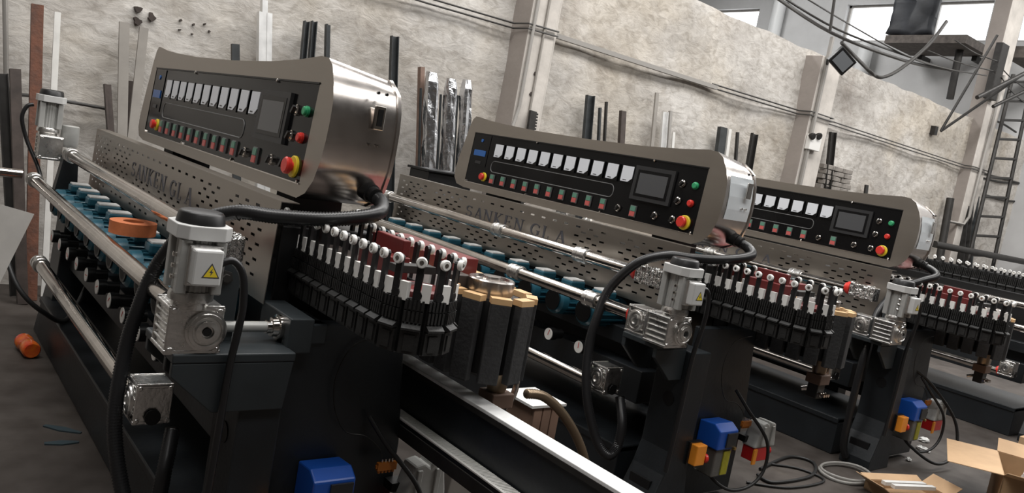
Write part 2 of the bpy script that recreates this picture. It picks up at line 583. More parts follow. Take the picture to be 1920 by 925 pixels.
def machine():
    R = thing('edging_machine', '', 'machine', MO)
    # ---- frame
    put('base_bed', B().box((0.80, 2.36, 0.0), (1.50, 4.95, 0.23)).box((0.79, 2.36, 0.20), (1.51, 4.95, 0.235)), 'machine_paint', R, bevel=0.006)
    col = B()
    col.prism([(0.765, 0), (1.02, 0), (0.985, 0.22), (0.985, 0.765), (0.858, 0.765), (0.855, 0.30), (0.825, 0.20), (0.765, 0.06)], 'y', 2.10, 2.29)
    put('column', col, 'machine_paint', R, bevel=0.006)
    put('column', B().prism([(0.80, 0), (1.30, 0), (1.22, 0.30), (1.02, 0.62), (1.02, 0.82), (0.86, 0.82), (0.84, 0.30)], 'y', 4.85, 5.1), 'machine_paint', R, bevel=0.006)
    put('round_opening', B().cyl((0.860, 2.185, 0.53), (0.8535, 2.185, 0.53), 0.032, n=24), 'black_metal', R)
    put('slot_opening', B().box((0.790, 2.14, 0.09), (0.806, 2.26, 0.16), Matrix.Identity(4)), 'black_metal', R)
    put('bracket_shelf', B().box((0.648, 2.14, 0.772), (0.857, 2.345, 0.797)), 'bracket_paint', R, bevel=0.004)
    for y in (2.14, 2.325):
        put('bracket_gusset', B().prism([(0.652, 0.772), (0.855, 0.772), (0.855, 0.63), (0.772, 0.63), (0.652, 0.735)], 'y', y, y + 0.02), 'bracket_paint', R, bevel=0.003)
    put('end_plate', B().prism([(0.985, 0.03), (1.455, 0.03), (1.455, 0.45), (1.40, 0.86), (0.985, 0.86)], 'y', 2.17, 2.22), 'machine_paint', R, bevel=0.005)
    put('spindle_beam', B().box((1.03, 2.40, 0.45), (1.36, 5.0, 1.12)), 'black_metal', R, bevel=0.006)
    put('lower_beam', B().box((0.93, 2.40, 0.66), (1.03, 5.0, 0.74)).box((0.90, 2.40, 0.42), (1.03, 5.0, 0.58)), 'machine_paint', R, bevel=0.004)
    put('console_stand', B().box((1.12, 2.55, 1.1), (1.30, 2.70, 1.26)), 'black_metal', R)
    put('console_stand', B().box((1.12, 4.0, 1.1), (1.30, 4.15, 1.26)), 'black_metal', R)
    bkp = put('side_bracket', B().box((0.76, 2.20, 0.797), (0.845, 2.23, 1.03)), 'bracket_paint', R, bevel=0.003)
    put('bolt', B().lathe((0.80, 2.20, 0.985), (0, -1, 0), [(0, 0.022), (0.008, 0.022), (0.009, 0.013), (0.018, 0.012)], 6), 'dark_steel', bkp)

    # ---- perforated cover plate with cut lettering
    Y0, Y1, Z0, Z1 = 2.34, 5.04, 0.875, 1.20
    rows = [1.162 - 0.0245 * k for k in range(11)]
    slots = []
    for k, z in enumerate(rows):
        for q in range(30):
            y = 4.97 - q * 0.098 - (0.049 if k % 2 else 0)
            if y < 2.39:
                continue
            intext = 3.14 < y < 4.22
            g = ((4.98 - y) % 0.44) < 0.33
            ok = True if (k == 0 and intext) else (g if k > 4 else g and not intext)
            if ok:
                slots.append((y, z))
    hw, hh = 0.0175, 0.0046
    yl = sorted({round(Y0, 4), round(Y1, 4)} | {round(s[0] - hw, 4) for s in slots} | {round(s[0] + hw, 4) for s in slots})
    zl = sorted({Z0, Z1} | {round(s[1] - hh, 4) for s in slots} | {round(s[1] + hh, 4) for s in slots})
    sl = set()
    for s in slots:
        i0 = yl.index(round(s[0] - hw, 4))
        i1 = yl.index(round(s[0] + hw, 4))
        j = zl.index(round(s[1] - hh, 4))
        for i in range(i0, i1):
            sl.add((i, j))
    pl = B()
    px = lambda z: 0.985 + 0.03 * (z - 1.04)
    idx = {}

    def vid(i, j, side):
        k = (i, j, side)
        if k not in idx:
            idx[k] = len(pl.v)
            pl.v.append((px(zl[j]) + (0.0025 if side else 0), yl[i], zl[j]))
        return idx[k]

    def quad(q):
        pl.f.append(q)
        pl.m.append(0)
    ni, nj = len(yl) - 1, len(zl) - 1
    solid = lambda i, j: 0 <= i < ni and 0 <= j < nj and (i, j) not in sl
    for i in range(ni):
        for j in range(nj):
            if not solid(i, j):
                continue
            for sd in (0, 1):
                quad([vid(i, j, sd), vid(i + 1, j, sd), vid(i + 1, j + 1, sd), vid(i, j + 1, sd)])
            for di, dj, e in ((-1, 0, ((0, 0), (0, 1))), (1, 0, ((1, 0), (1, 1))), (0, -1, ((0, 0), (1, 0))), (0, 1, ((0, 1), (1, 1)))):
                if not solid(i + di, j + dj):
                    (a0, a1), (c0, c1) = e
                    quad([vid(i + a0, j + a1, 0), vid(i + c0, j + c1, 0), vid(i + c0, j + c1, 1), vid(i + a0, j + a1, 1)])
    P = put('cover_plate', pl, 'stainless', R)
    put('top_flange', B().box((0.99, Y0, 1.1985), (1.05, Y1, 1.2015)), 'stainless', P)
    glyph = {}
    T = 0.0105   # thick stroke
    t = 0.0045   # thin stroke
    H = 0.066

    def stroke(b, p, q, w):
        p, q = Vector((p[0], p[1])), Vector((q[0], q[1]))
        d = (q - p).normalized()
        n = Vector((-d.y, d.x)) * (w / 2)
        poly = [p + n, q + n, q - n, p - n]
        b.prism([(-c.x, c.y) for c in poly], 'x', -0.0012, 0.0008)

    def arc(b, c, rx, rz, a0, a1, w0, w1, n=10):
        pts = [(c[0] + rx * math.cos(math.radians(a0 + (a1 - a0) * i / n)), c[1] + rz * math.sin(math.radians(a0 + (a1 - a0) * i / n))) for i in range(n + 1)]
        for i in range(n):
            u = abs((i + 0.5) / n - 0.5) * 2
            stroke(b, pts[i], pts[i + 1], w1 + (w0 - w1) * u)

    def G(ch, f):
        g = B()
        f(g)
        glyph[ch] = g.mesh('letter')

    def serif(b, x, z, w=0.018):
        stroke(b, (x - w / 2, z), (x + w / 2, z), t)
    G('S', lambda b: (arc(b, (0.020, 0.046), 0.016, 0.016, 30, 270, 0.004, 0.009), arc(b, (0.020, 0.016), 0.017, 0.016, 90, -150, 0.004, 0.009), stroke(b, (0.034, 0.062), (0.034, 0.050), t), stroke(b, (0.004, 0.001), (0.004, 0.013), t)))
    G('A', lambda b: (stroke(b, (0.006, 0), (0.025, H), t), stroke(b, (0.025, H), (0.044, 0), T), stroke(b, (0.013, 0.021), (0.037, 0.021), t), serif(b, 0.006, 0), serif(b, 0.044, 0)))
    G('N', lambda b: (stroke(b, (0.007, 0), (0.007, H), t), stroke(b, (0.007, H), (0.043, 0), T), stroke(b, (0.043, 0), (0.043, H), t), serif(b, 0.007, 0), serif(b, 0.043, H), serif(b, 0.003, H, 0.012)))
    G('K', lambda b: (stroke(b, (0.009, 0), (0.009, H), T), stroke(b, (0.012, 0.026), (0.040, H), t), stroke(b, (0.018, 0.033), (0.043, 0), T), serif(b, 0.009, 0), serif(b, 0.009, H), serif(b, 0.040, H), serif(b, 0.043, 0)))
    G('E', lambda b: (stroke(b, (0.009, 0), (0.009, H), T), stroke(b, (0.002, H), (0.038, H), t), stroke(b, (0.012, 0.033), (0.030, 0.033), t), stroke(b, (0.002, 0), (0.040, 0), t), stroke(b, (0.038, H), (0.038, H - 0.013), t), stroke(b, (0.040, 0), (0.040, 0.014), t), stroke(b, (0.030, 0.026), (0.030, 0.040), t)))
    G('G', lambda b: (arc(b, (0.026, 0.0315), 0.023, 0.032, 45, 300, 0.004, 0.011, 16), stroke(b, (0.043, 0.060), (0.043, 0.046), t), stroke(b, (0.041, 0.004), (0.041, 0.026), T), serif(b, 0.040, 0.027)))
    G('L', lambda b: (stroke(b, (0.011, 0), (0.011, H), T), stroke(b, (0.003, 0), (0.040, 0), t), stroke(b, (0.040, 0), (0.040, 0.016), t), serif(b, 0.011, H), ))
    for ch, y in zip('SANKENGLA', (4.150, 4.055, 3.955, 3.850, 3.745, 3.645, 3.490, 3.385, 3.270)):
        o = put('letter', glyph[ch], 'ink', P, (px(1.08) - 0.0005, y, 1.050))
        o.scale = (1, 1.65 if ch != 'L' else 1.4, 1)

    # ---- three chrome shafts along the side
    for (x, z, y0, y1, cps) in ((0.858, 1.038, 2.48, 5.0, (2.90, 3.61, 4.93)), (0.712, 0.869, 2.38, 5.12, (2.63, 3.22, 5.03)), (0.715, 0.495, 2.50, 4.66, (4.58,))):
        r = put('shaft', B().cyl((x, y0, z), (x, y1, z), 0.0295, n=24), 'chrome', R, smooth=30)
        for y in cps:
            cm = TIN.get('coupling')
            if cm is None:
                cm = B().lathe((0, -0.045, 0), (0, 1, 0), [(0, 0.035), (0.003, 0.040), (0.028, 0.040), (0.032, 0.037), (0.056, 0.037), (0.060, 0.040), (0.086, 0.040), (0.090, 0.035)], 22).mesh('coupling')
                TIN['coupling'] = cm
            put('coupling', cm, 'cast_aluminium', r, (x, y, z), smooth=30)

    # ---- worm gearboxes
    def worm(s=1.0):
        b = B()
        b.cbox((0, 0, 0), (0.105, 0.125, 0.130))
        b.cbox((0, 0, 0.057), (0.120, 0.140, 0.012)).cbox((0, 0, -0.060), (0.122, 0.140, 0.012))
        for sy in (-1, 1):
            b.cbox((0, sy * 0.064, 0), (0.118, 0.010, 0.135))
        for k in range(4):
            b.cbox((-0.054, 0, -0.036 + k * 0.024), (0.012, 0.115, 0.007))
        for sx in (-1, 1):
            for sz in (-1, 1):
                b.cyl((sx * 0.048, -0.076, sz * 0.053), (sx * 0.048, -0.060, sz * 0.053), 0.008, n=8)
        return b
    wm = worm().mesh('worm_gearbox')
    fm = B().lathe((0, 0, 0), (0, -1, 0), [(0, 0.055), (0.008, 0.055), (0.010, 0.049), (0.016, 0.048), (0.018, 0.040), (0.012, 0.037), (0.012, 0.031), (0.022, 0.030), (0.024, 0.017), (0.012, 0.016)], 24).mesh('output_flange')
    hm = B().cyl((0, 0, 0), (0, -0.006, 0), 0.012, n=12).mesh('bore')
    fx = B().lathe((0, 0, 0), (-1, 0, 0), [(0, 0.055), (0.008, 0.055), (0.010, 0.049), (0.016, 0.048), (0.018, 0.040), (0.012, 0.037), (0.012, 0.031), (0.020, 0.030), (0.022, 0.017), (0.012, 0.016)], 24).mesh('output_flange')
    cap = B().lathe((0, 0, 0), (0, 1, 0), [(0, 0.040), (0.02, 0.040), (0.024, 0.033), (0.035, 0.031)], 20).mesh('red_seal')

    def gearbox(pos, flange='y', seal=None, sc=1.0):
        g = put('worm_gearbox', wm, 'cast_aluminium', R, pos, bevel=0.003)
        p = Vector(pos)
        if flange == 'y':
            put('output_flange', fm, 'cast_aluminium', g, (0, -0.069, 0), smooth=30)
            put('bore', hm, 'black_metal', g, (0, -0.083, 0))
        else:
            put('output_flange', fx, 'cast_aluminium', g, (-0.0535, 0, 0), smooth=30)
        if seal:
            put('shaft_seal', cap, 'button_red', g, seal, smooth=30)
        return g
    gm = gearbox((0.700, 2.148, 0.862))
    gm.scale = (1.22, 0.9, 1.0)
    for c in gm.children:
        c.location.x += 0.022
        c.scale = (1 / 1.22, 1, 1)
    gr_ = gearbox((0.715, 2.300, 0.858), 'x', (0, 0.068, 0.0))
    gr_.name = 'shaft_gearbox'
    gr_.scale = (0.85, 0.8, 0.92)
    g3 = gearbox((0.715, 2.455, 0.54), 'x', (0, 0.068, -0.04))
    g3.scale = (0.9, 0.75, 0.95)
    put('oil_window', B().cyl((0, -0.078, -0.04), (0, -0.084, -0.04), 0.026, n=16), 'black_metal', g3)
    gw = B()
    for k in range(9):
        yy = -0.075 + k * 0.018
        gw.cbox((0.004 * ((k * 5) % 3 - 1), yy, 0.004 * ((k * 7) % 3 - 1)), (0.078 + 0.006 * (k % 2), 0.019, 0.078 + 0.008 * ((k + 1) % 2)))
    g1 = put('wrapped_gearbox', gw, 'wrapped_aluminium', R, (0.858, 2.42, 1.040), bevel=0.006)
    put('shaft_seal', cap, 'button_red', g1, (0, 0.085, 0), smooth=30)

    # ---- upright gear motor
    def motor(pos, sign=True, rz=0):
        mx, my, mz = 0, 0, 0      # mz = gearbox top
        body = B()
        prof = []
        n = 48
        poly = []
        for i in range(n):
            a = 2 * PI * i / n
            r = 0.066 if i % 2 else 0.060
            poly.append((r * math.cos(a), r * math.sin(a)))
        body.prism(poly, 'z', 0.05, 0.215)
        for sx in (-1, 1):
            for sy in (-1, 1):
                body.cbox((sx * 0.056, sy * 0.056, 0.13), (0.034, 0.034, 0.165))
        M = put('gear_motor', body, 'motor_grey', R, pos, rot=(0, 0, rz), bevel=0.004)
        put('adapter_ring', B().lathe((0, 0, 0), (0, 0, 1), [(-0.005, 0.060), (0.015, 0.060), (0.02, 0.072), (0.035, 0.072), (0.05, 0.066)], 24), 'cast_aluminium', M, smooth=30)
        o = 0.088
        c = 0.030
        put('top_flange', B().prism([(-o, -o + c), (-o + c, -o), (o - c, -o), (o, -o + c), (o, o - c), (o - c, o), (-o + c, o), (-o, o - c)], 'z', 0.215, 0.258), 'light_grey_paint', M, bevel=0.003)
        cp = put('fan_cap', B().lathe((0, 0, 0.258), (0, 0, 1), [(0, 0.078), (0.030, 0.072), (0.036, 0.067), (0.038, 0.060)], 28), 'black_plastic', M, smooth=40)
        tb = put('terminal_box', B().box((-0.045, -0.128, 0.085), (0.048, -0.070, 0.195)), 'light_grey_paint', M, bevel=0.007)
        put('box_base', B().box((-0.052, -0.092, 0.078), (0.055, -0.068, 0.202)), 'cast_aluminium', M, bevel=0.004)
        for q in range(3):
            put('screw', TIN.setdefault('screw', B().lathe((0, 0, 0), (-1, 0, 0), [(0, 0.008), (0.010, 0.008), (0.012, 0.005)], 10).mesh('screw')), 'chrome', M, (-0.073, -0.035, 0.095 + q * 0.034))
        if sign:
            h = 0.028
            tri = [(-h, -h * 0.55), (h, -h * 0.55), (0, h * 1.05)]
            k = 0.80
            tri2 = [(x * k, (z - 0.0) * k - 0.0005) for x, z in tri]
            s = put('warning_sign', B().prism(tri, 'y', -0.1292, -0.1280), 'ink', M, (0.012, 0, 0.128))
            put('sign_face', B().prism(tri2, 'y', -0.1298, -0.1285), 'yellow', M, (0.012, 0, 0.128))
            put('sign_bolt', B().prism([(0.004, 0.014), (-0.006, 0.001), (0.0005, 0.001), (-0.003, -0.010), (0.007, 0.004), (0.001, 0.004)], 'y', -0.1303, -0.1290), 'ink', M, (0.012, 0, 0.128))
        return M
    mo = motor((0.685, 2.115, 0.925))
    mo.scale = (0.8, 0.8, 0.86)
    mo = motor((0.772, 5.2, 1.115), False, PI)
    mo.scale = (0.8, 0.8, 0.86)
    g = put('far_gearbox', wm, 'cast_aluminium', R, (0.78, 5.16, 1.05), bevel=0.003)
    put('end_motor', B().lathe((0.885, 5.2, 1.06), (0, 0, 1), [(0, 0.04), (0.02, 0.048), (0.12, 0.046), (0.125, 0.04)], 18), 'motor_grey', R, smooth=30)
    put('end_post', B().prism([(0.80, 0.75), (0.93, 0.75), (0.91, 1.02), (0.84, 1.02)], 'y', 5.02, 5.1), 'machine_paint', R)
    cbl = smooth_pts([(0.725, 2.04, 1.055), (0.755, 2.035, 1.065), (0.785, 2.035, 1.03), (0.80, 2.04, 0.95), (0.80, 2.05, 0.86), (0.795, 2.06, 0.75), (0.79, 2.06, 0.5), (0.785, 2.065, 0.24)], 8)
    put('motor_cable', B().tube(cbl, 0.0105, 10), 'hose_black', R, smooth=60)

    # ---- spindle motors and their gauges
    mb = B()
    mb.lathe((0.76, 0, 0), (1, 0, 0), [(0, 0.060), (0.012, 0.072), (0.05, 0.074), (0.052, 0.066), (0.22, 0.066), (0.222, 0.074), (0.25, 0.074)], 20)
    for k in range(16):
        a = 2 * PI * k / 16
        mb.cbox((0.895, 0, 0.070), (0.165, 0.005, 0.012), Matrix.Rotation(a, 4, 'X'))
    mbm = mb.mesh('spindle_motor')
    tbm = B().cbox((0.88, 0, 0.088), (0.10, 0.085, 0.040)).mesh('terminal_box')
    lid = B().cbox((0.88, 0, 0.111), (0.088, 0.074, 0.010)).mesh('lid')
    gr = B()
    for k in range(5):
        gr.lathe((0.757, 0, 0), (-1, 0, 0), [(0, 0.012 + k * 0.0105), (0.003, 0.012 + k * 0.0105), (0.003, 0.008 + k * 0.0105)], 20)
    grm = gr.mesh('fan_grille')
    gb_ = B().lathe((0.86, 0, 0), (-1, 0, 0), [(0, 0.026), (0.05, 0.026), (0.052, 0.034), (0.085, 0.034)], 18).mesh('pressure_gauge')
    gd = B().lathe((0.776, 0, 0), (-1, 0, 0), [(0, 0.031), (0.004, 0.030)], 20).mesh('dial')
    nd = B().box((0.7705, -0.0015, -0.006), (0.772, 0.0015, 0.024)).mesh('needle')
    for k in range(10):
        y = 2.74 + k * 0.232
        s = put('spindle_motor', mbm, 'blue_motor', R, (0.02, y, 0.785), smooth=40)
        put('terminal_box', tbm, 'blue_motor', s, bevel=0.008)
        put('box_lid', lid, 'blue_motor' if k % 3 else 'white_paint', s, bevel=0.003)
        put('fan_grille', grm, 'black_metal', s)
        g = put('pressure_gauge', gb_, 'black_plastic', R, (0.02, y, 0.60), smooth=30)
        put('dial', gd, 'white_nylon', g)
        put('needle', nd, 'button_red', g, rot=(0.3 * k, 0, 0))

    # ---- console
    out = [(2.433, 1.669), (2.375, 1.664), (2.338, 1.640), (2.304, 1.585), (2.283, 1.53), (2.276, 1.47), (2.276, 1.41), (2.283, 1.345), (2.305, 1.28), (2.345, 1.235), (2.40, 1.212),
           (4.33, 1.214), (4.42, 1.228), (4.462, 1.27), (4.470, 1.33), (4.455, 1.42), (4.43, 1.53), (4.41, 1.62), (4.392, 1.668), (4.365, 1.688), (4.33, 1.687), (4.20, 1.671), (4.04, 1.660), (3.70, 1.646), (3.25, 1.640), (2.85, 1.644), (2.60, 1.655)]
    xf = lambda z: 1.064 + (z - 1.256) * 0.06
    XB = 1.315
    n = len(out)
    sh = B()
    # front ring around the panel opening
    pin = [(2.405, 1.584), (2.405, 1.256), (4.338, 1.256), (4.338, 1.584)]
    ring = []
    def inner(p):
        y = min(max(p[0], 2.405), 4.338)
        z = min(max(p[1], 1.256), 1.584)
        return (y, z)
    front = [(xf(z), y, z) for y, z in out]
    inn = []
    for (y, z) in out:
        q = inner((y, z))
        inn.append((xf(q[1]) + 0.002, q[0], q[1]))
    o0 = 0
    sh.v += front + inn
    for i in range(n):
        j = (i + 1) % n
        sh.f.append([i, j, n + j, n + i])
        sh.m.append(0)
    sh.v += [(XB, y + (0.012 if y < 2.42 else 0), z - (0.028 if z > 1.6 else 0)) for y, z in out]
    for i in range(n):
        j = (i + 1) % n
        sh.f.append([i, j, 2 * n + j, 2 * n + i])
        sh.m.append(1)
    sh.f.append(list(range(2 * n, 3 * n)))
    sh.m.append(1)
    C = put('console', sh, ['stainless', 'stainless_side'], R, smooth=30)
    # rear rim of the wrapped sheet
    rim = B()
    cy = sum(p[0] for p in out) / n
    cz = 1.44
    rr = [(p[0] + (0.006 if p[0] > 3.4 else 0.007), p[1] + (-0.024 if p[1] > 1.6 else (0.004 if p[1] > cz else -0.004))) for p in out]
    rim.prism(rr, 'x', XB, XB + 0.012)
    put('rear_rim', rim, 'stainless_side', C, smooth=30)
    tilt = math.atan(0.06)

    def onp(name, me, m, y, z, **k):      # something fixed on the tilted panel
        return put(name, me, m, C, (xf(z), y, z), (0, tilt, 0), **k)
    pb = B()
    pb.box((0.004, 2.405 - 3.37, 1.256 - 1.42), (0.012, 4.338 - 3.37, 1.584 - 1.42))
    onp('panel', pb, 'panel_black', 3.37, 1.42)
    onp('shadow_gap_bar', B().box((-0.001, -0.966, 0.159), (0.005, 0.966, 0.165)), 'black_metal', 3.37, 1.42)  # black bar painted in for the shadow line above the panel
    onp('panel_edge', B().box((-0.001, -0.966, -0.1655), (0.005, 0.966, -0.1615)), 'chrome', 3.37, 1.42)
    gv = B()

    def rrect(b, y0, y1, z0, z1, r, w, m=8):
        pts = []
        for cyy, czz, a0 in ((y1 - r, z1 - r, 0), (y0 + r, z1 - r, 90), (y0 + r, z0 + r, 180), (y1 - r, z0 + r, 270)):
            for q in range(m + 1):
                a = math.radians(a0 + 90 * q / m)
                pts.append((0.0035, cyy + r * math.cos(a), czz + r * math.sin(a)))
        b.tube(pts, w, 6, True)
    rrect(gv, 2.985 - 3.37, 4.09 - 3.37, 1.350 - 1.42, 1.420 - 1.42, 0.03, 0.0026)
    onp('panel_groove', gv, 'hose_grey', 3.37, 1.42)
    me = B()
    me.box((-0.005, -0.046, -0.046), (0.006, 0.046, 0.046))
    me.mat(1).prism([(-0.040, 0.042), (0.040, 0.042), (0.040, -0.040), (-0.014, -0.040), (-0.040, -0.020)], 'x', -0.0075, -0.004)
    me.mat(2).box((-0.0082, -0.002, -0.034), (-0.0070, 0.024, -0.030))
    mm = me.mesh('meter')
    for k in range(11):
        onp('meter', mm, ['panel_black', 'meter_white', 'bezel'], 4.034 - k * 0.1128, 1.487)
    sw = B()
    sw.box((-0.004, -0.019, -0.030), (0.006, 0.021, 0.030))
    sw.mat(1).box((-0.0075, -0.017, 0.001), (-0.003, 0.017, 0.026))
    sw.mat(2).box((-0.0075, -0.017, -0.026), (-0.003, 0.017, -0.001))
    swm = sw.mesh('start_stop_switch')
    for k in range(10):
        onp('start_stop_switch', swm, ['hose_grey', 'switch_green', 'switch_red'], 4.046 - k * 0.1122, 1.306)
    onp('start_stop_switch', swm, ['hose_grey', 'switch_green', 'switch_red'], 2.811, 1.304)
    se = B()
    se.lathe((0.005, 0, 0), (-1, 0, 0), [(0, 0.019), (0.008, 0.019), (0.010, 0.015), (0.014, 0.014)], 16)
    se.mat(1).box((-0.018, -0.005, -0.014), (-0.008, 0.005, 0.014), Matrix.Rotation(0.6, 4, 'X'))
    sem = se.mesh('selector_switch')
    for y, z in ((2.920, 1.304), (2.662, 1.306), (2.545, 1.306), (2.537, 1.487), (2.540, 1.401)):
        onp('selector_switch', sem, ['chrome', 'black_plastic'], y, z)
    pbm = B().lathe((0.005, 0, 0), (-1, 0, 0), [(0, 0.018), (0.009, 0.018), (0.010, 0.0155), (0.016, 0.015), (0.018, 0.012)], 16)
    onp('push_button', pbm, 'button_green', 2.457, 1.488, smooth=30)
    onp('push_button', pbm, 'button_red', 2.461, 1.401, smooth=30)
    es = B()
    es.lathe((0.006, 0, 0), (-1, 0, 0), [(0, 0.036), (0.009, 0.036), (0.011, 0.033)], 22)
    es.mat(1).lathe((-0.004, 0, 0), (-1, 0, 0), [(0, 0.015), (0.010, 0.016), (0.011, 0.027), (0.024, 0.028), (0.029, 0.023)], 20)
    esm = es.mesh('emergency_stop')
    onp('emergency_stop', esm, ['yellow', 'button_red'], 2.471, 1.305, smooth=30)
    e2 = onp('emergency_stop', esm, ['yellow', 'button_red'], 4.140, 1.308)
    e2.scale = (0.8, 0.8, 0.8)
    sc = B()
    sc.box((-0.009, -0.133, -0.088), (0.006, 0.133, 0.088))
    sc.mat(2).box((-0.0105, -0.110, -0.068), (-0.008, 0.110, 0.068))
    sc.mat(1).box((-0.0112, -0.095, -0.055), (-0.009, 0.095, 0.052))
    onp('touch_screen', sc, ['bezel', 'screen', 'panel_black'], 2.720, 1.453)
    bl = B()
    bl.box((0.001, -0.085, -0.085), (0.006, 0.085, 0.12))
    bl.mat(1).box((-0.003, -0.062, -0.019), (0.004, 0.062, 0.019))
    bl.mat(2).cyl((0.004, 0, 0.082), (-0.003, 0, 0.082), 0.011, n=12)
    bl.mat(3).box((-0.002, -0.03, -0.070), (0.004, 0.03, -0.052))
    onp('counter_display', bl, ['panel_black', 'blue_label', 'blue_label', 'bezel'], 4.235, 1.455)
    bo = TIN.setdefault('pbolt', B().lathe((0.004, 0, 0), (-1, 0, 0), [(0, 0.007), (0.006, 0.007), (0.008, 0.004)], 8).mesh('bolt'))
    for y, z in ((4.325, 1.262), (3.688, 1.262), (3.044, 1.262), (2.42, 1.262), (3.69, 1.578), (2.75, 1.578)):
        onp('bolt', bo, 'chrome', y, z)
    # end of the console: door latch and screws
    la = put('latch', B().box((1.222, 2.268, 1.47), (1.258, 2.281, 1.545)), 'chrome', C, bevel=0.002)
    put('latch_slot', B().box((1.231, 2.2655, 1.482), (1.249, 2.275, 1.535)), 'black_metal', C)
    for x, z in ((1.225, 1.585), (1.255, 1.585), (1.225, 1.42), (1.255, 1.42)):
        put('screw', B().cyl((x, 2.281, z), (x, 2.273, z), 0.005, n=8), 'chrome' if z < 1.5 else 'black_metal', C)
    put('gland', B().lathe((1.262, 2.34, 1.275), (0.1, -0.9, -0.2), [(0, 0.032), (0.05, 0.032), (0.052, 0.027), (0.075, 0.027)], 14), 'black_plastic', C, smooth=30)

    # ---- hooked glass conveyor (front run, turn, back run)
    CX, CY, RA = 1.192, 1.815, 0.1025
    pitch = 0.060
    path = []
    L1 = 0.70
    tot = L1 + PI * RA + L1
    k = 0
    s0 = 0.02
    band = []

    def tp(s, off=0.0):
        if s < L1:
            return Vector((CX - RA - off, CY + L1 - s, 0)), PI
        if s < L1 + PI * RA:
            a = (s - L1) / RA
            an = PI + a
            return Vector((CX + (RA + off) * math.cos(an), CY + (RA + off) * math.sin(an), 0)), an
        return Vector((CX + RA + off, CY + (s - L1 - PI * RA), 0)), 2 * PI
    bd = B()
    pts = [tp(tot * i / 60, -0.035)[0] for i in range(61)]
    vs, fs = [], []
    for p in pts:
        for z in (0.91, 1.045):
            vs.append((p.x, p.y, z))
    for i in range(60):
        fs.append((2 * i, 2 * i + 1, 2 * i + 3, 2 * i + 2))
    bd.add(vs, fs)
    tr = put('conveyor_chain', bd, 'black_metal', R, smooth=40)
    mdf = tr.modifiers.new('thick', 'SOLIDIFY')
    mdf.thickness = 0.01
    # chain pad: local x outward, y along the chain
    pd = B()
    pd.box((-0.020, -0.027, 0.902), (0.000, 0.027, 1.052))
    for q in range(5):
        yy = -0.022 + q * 0.011
        pd.box((-0.002, yy - 0.0032, 0.990), (0.010, yy + 0.0032, 1.020)).box((-0.002, yy - 0.0032, 1.024), (0.008, yy + 0.0032, 1.050))
    pd.prism([(-0.004, 0.988), (0.000, 0.990), (0.022, 0.976), (0.022, 0.970), (-0.004, 0.970)], 'y', -0.025, 0.025)
    pd.box((-0.004, -0.025, 0.905), (0.010, 0.025, 0.966)).box((0.008, -0.014, 0.914), (0.014, 0.014, 0.958))
    pdm = pd.mesh('chain_pad')
    hk = B()
    hk.box((-0.006, -0.0095, 1.02), (0.004, 0.0095, 1.152)).cyl((-0.006, 0, 1.152), (0.004, 0, 1.152), 0.0105, n=12).cyl((-0.004, 0.003, 1.062), (0.0055, 0.003, 1.062), 0.0125, n=10)
    hkm = hk.mesh('glass_hook')
    ro = B().lathe((0, 0, 0), (1, 0, 0), [(0, 0.0135), (0.003, 0.0150), (0.010, 0.0150), (0.013, 0.0125), (0.013, 0.0065), (0.009, 0.006)], 16)
    rom = ro.mesh('roller')
    rc = B().cyl((0.006, 0, 0), (0.0125, 0, 0), 0.005, n=8).mesh('roller_screw')
    wb = B().box((-0.014, 0.011, 1.045), (0.001, 0.037, 1.094)).mesh('guide_block')
    while s0 + k * pitch < tot - 0.03:
        p, an = tp(s0 + k * pitch)
        put('chain_pad', pdm, 'pad_black', R, (p.x, p.y, 0), (0, 0, an))
        h = put('glass_hook', hkm, 'black_plastic', R, (p.x, p.y, 0), (0, 0, an))
        put('roller', rom, 'white_nylon', h, (0.004, 0, 1.152), smooth=30)
        put('roller_screw', rc, 'chrome', h, (0.006, 0, 1.152))
        w = put('guide_block', wb, 'white_nylon', h)
        k += 1
    # red slides between the runs
    put('red_slide', B().box((1.160, 1.93, 1.04), (1.225, 2.12, 1.125)), 'red_paint', R, bevel=0.003)
    put('red_slide', B().box((1.205, 1.95, 1.125), (1.232, 2.11, 1.172)), 'red_paint', R, bevel=0.003)
    put('slide_rail', B().box((1.150, 2.12, 1.03), (1.235, 2.6, 1.07)), 'brown_steel', R, bevel=0.003)
    put('red_slide', B().box((1.40, 2.05, 1.05), (1.56, 2.5, 1.118)), 'red_paint', R, bevel=0.003)
    put('red_cover', B().lathe((CX, CY, 1.03), (0, 0, 1), [(0, 0.075), (0.035, 0.075), (0.040, 0.068)], 28), 'red_paint', R, smooth=30)
    put('guide_bracket', B().box((1.12, 1.83, 1.10), (1.25, 1.87, 1.122)), 'dark_steel', R, bevel=0.002)
    put('tan_strip', B().box((1.34, 1.88, 1.06), (1.38, 2.3, 1.068)), 'tan_plate', R)
    # ---- rear pad conveyor with tall rubber pads
    RX, RY, RR = 1.560, 1.940, 0.122
    tpd = B().box((-0.010, -0.031, 0.772), (0.016, 0.031, 1.022)).mesh('rubber_pad')
    tcp = B().box((-0.020, -0.032, 1.022), (0.016, 0.032, 1.040)).mesh('pad_top')
    L2 = 0.66
    t2 = L2 + PI * RR + L2
    q = 0
    while q * 0.086 < t2:
        s = 0.02 + q * 0.086
        if s < L2:
            p, an = Vector((RX - RR, RY + L2 - s, 0)), PI
        elif s < L2 + PI * RR:
            an = PI + (s - L2) / RR
            p = Vector((RX + RR * math.cos(an), RY + RR * math.sin(an), 0))
        else:
            p, an = Vector((RX + RR, RY + s - L2 - PI * RR, 0)), 0
        o = put('rubber_pad', tpd, 'rubber', R, (p.x, p.y, 0), (0, 0, an), bevel=0.003)
        put('pad_top', tcp, 'tan_plate', o)
        q += 1
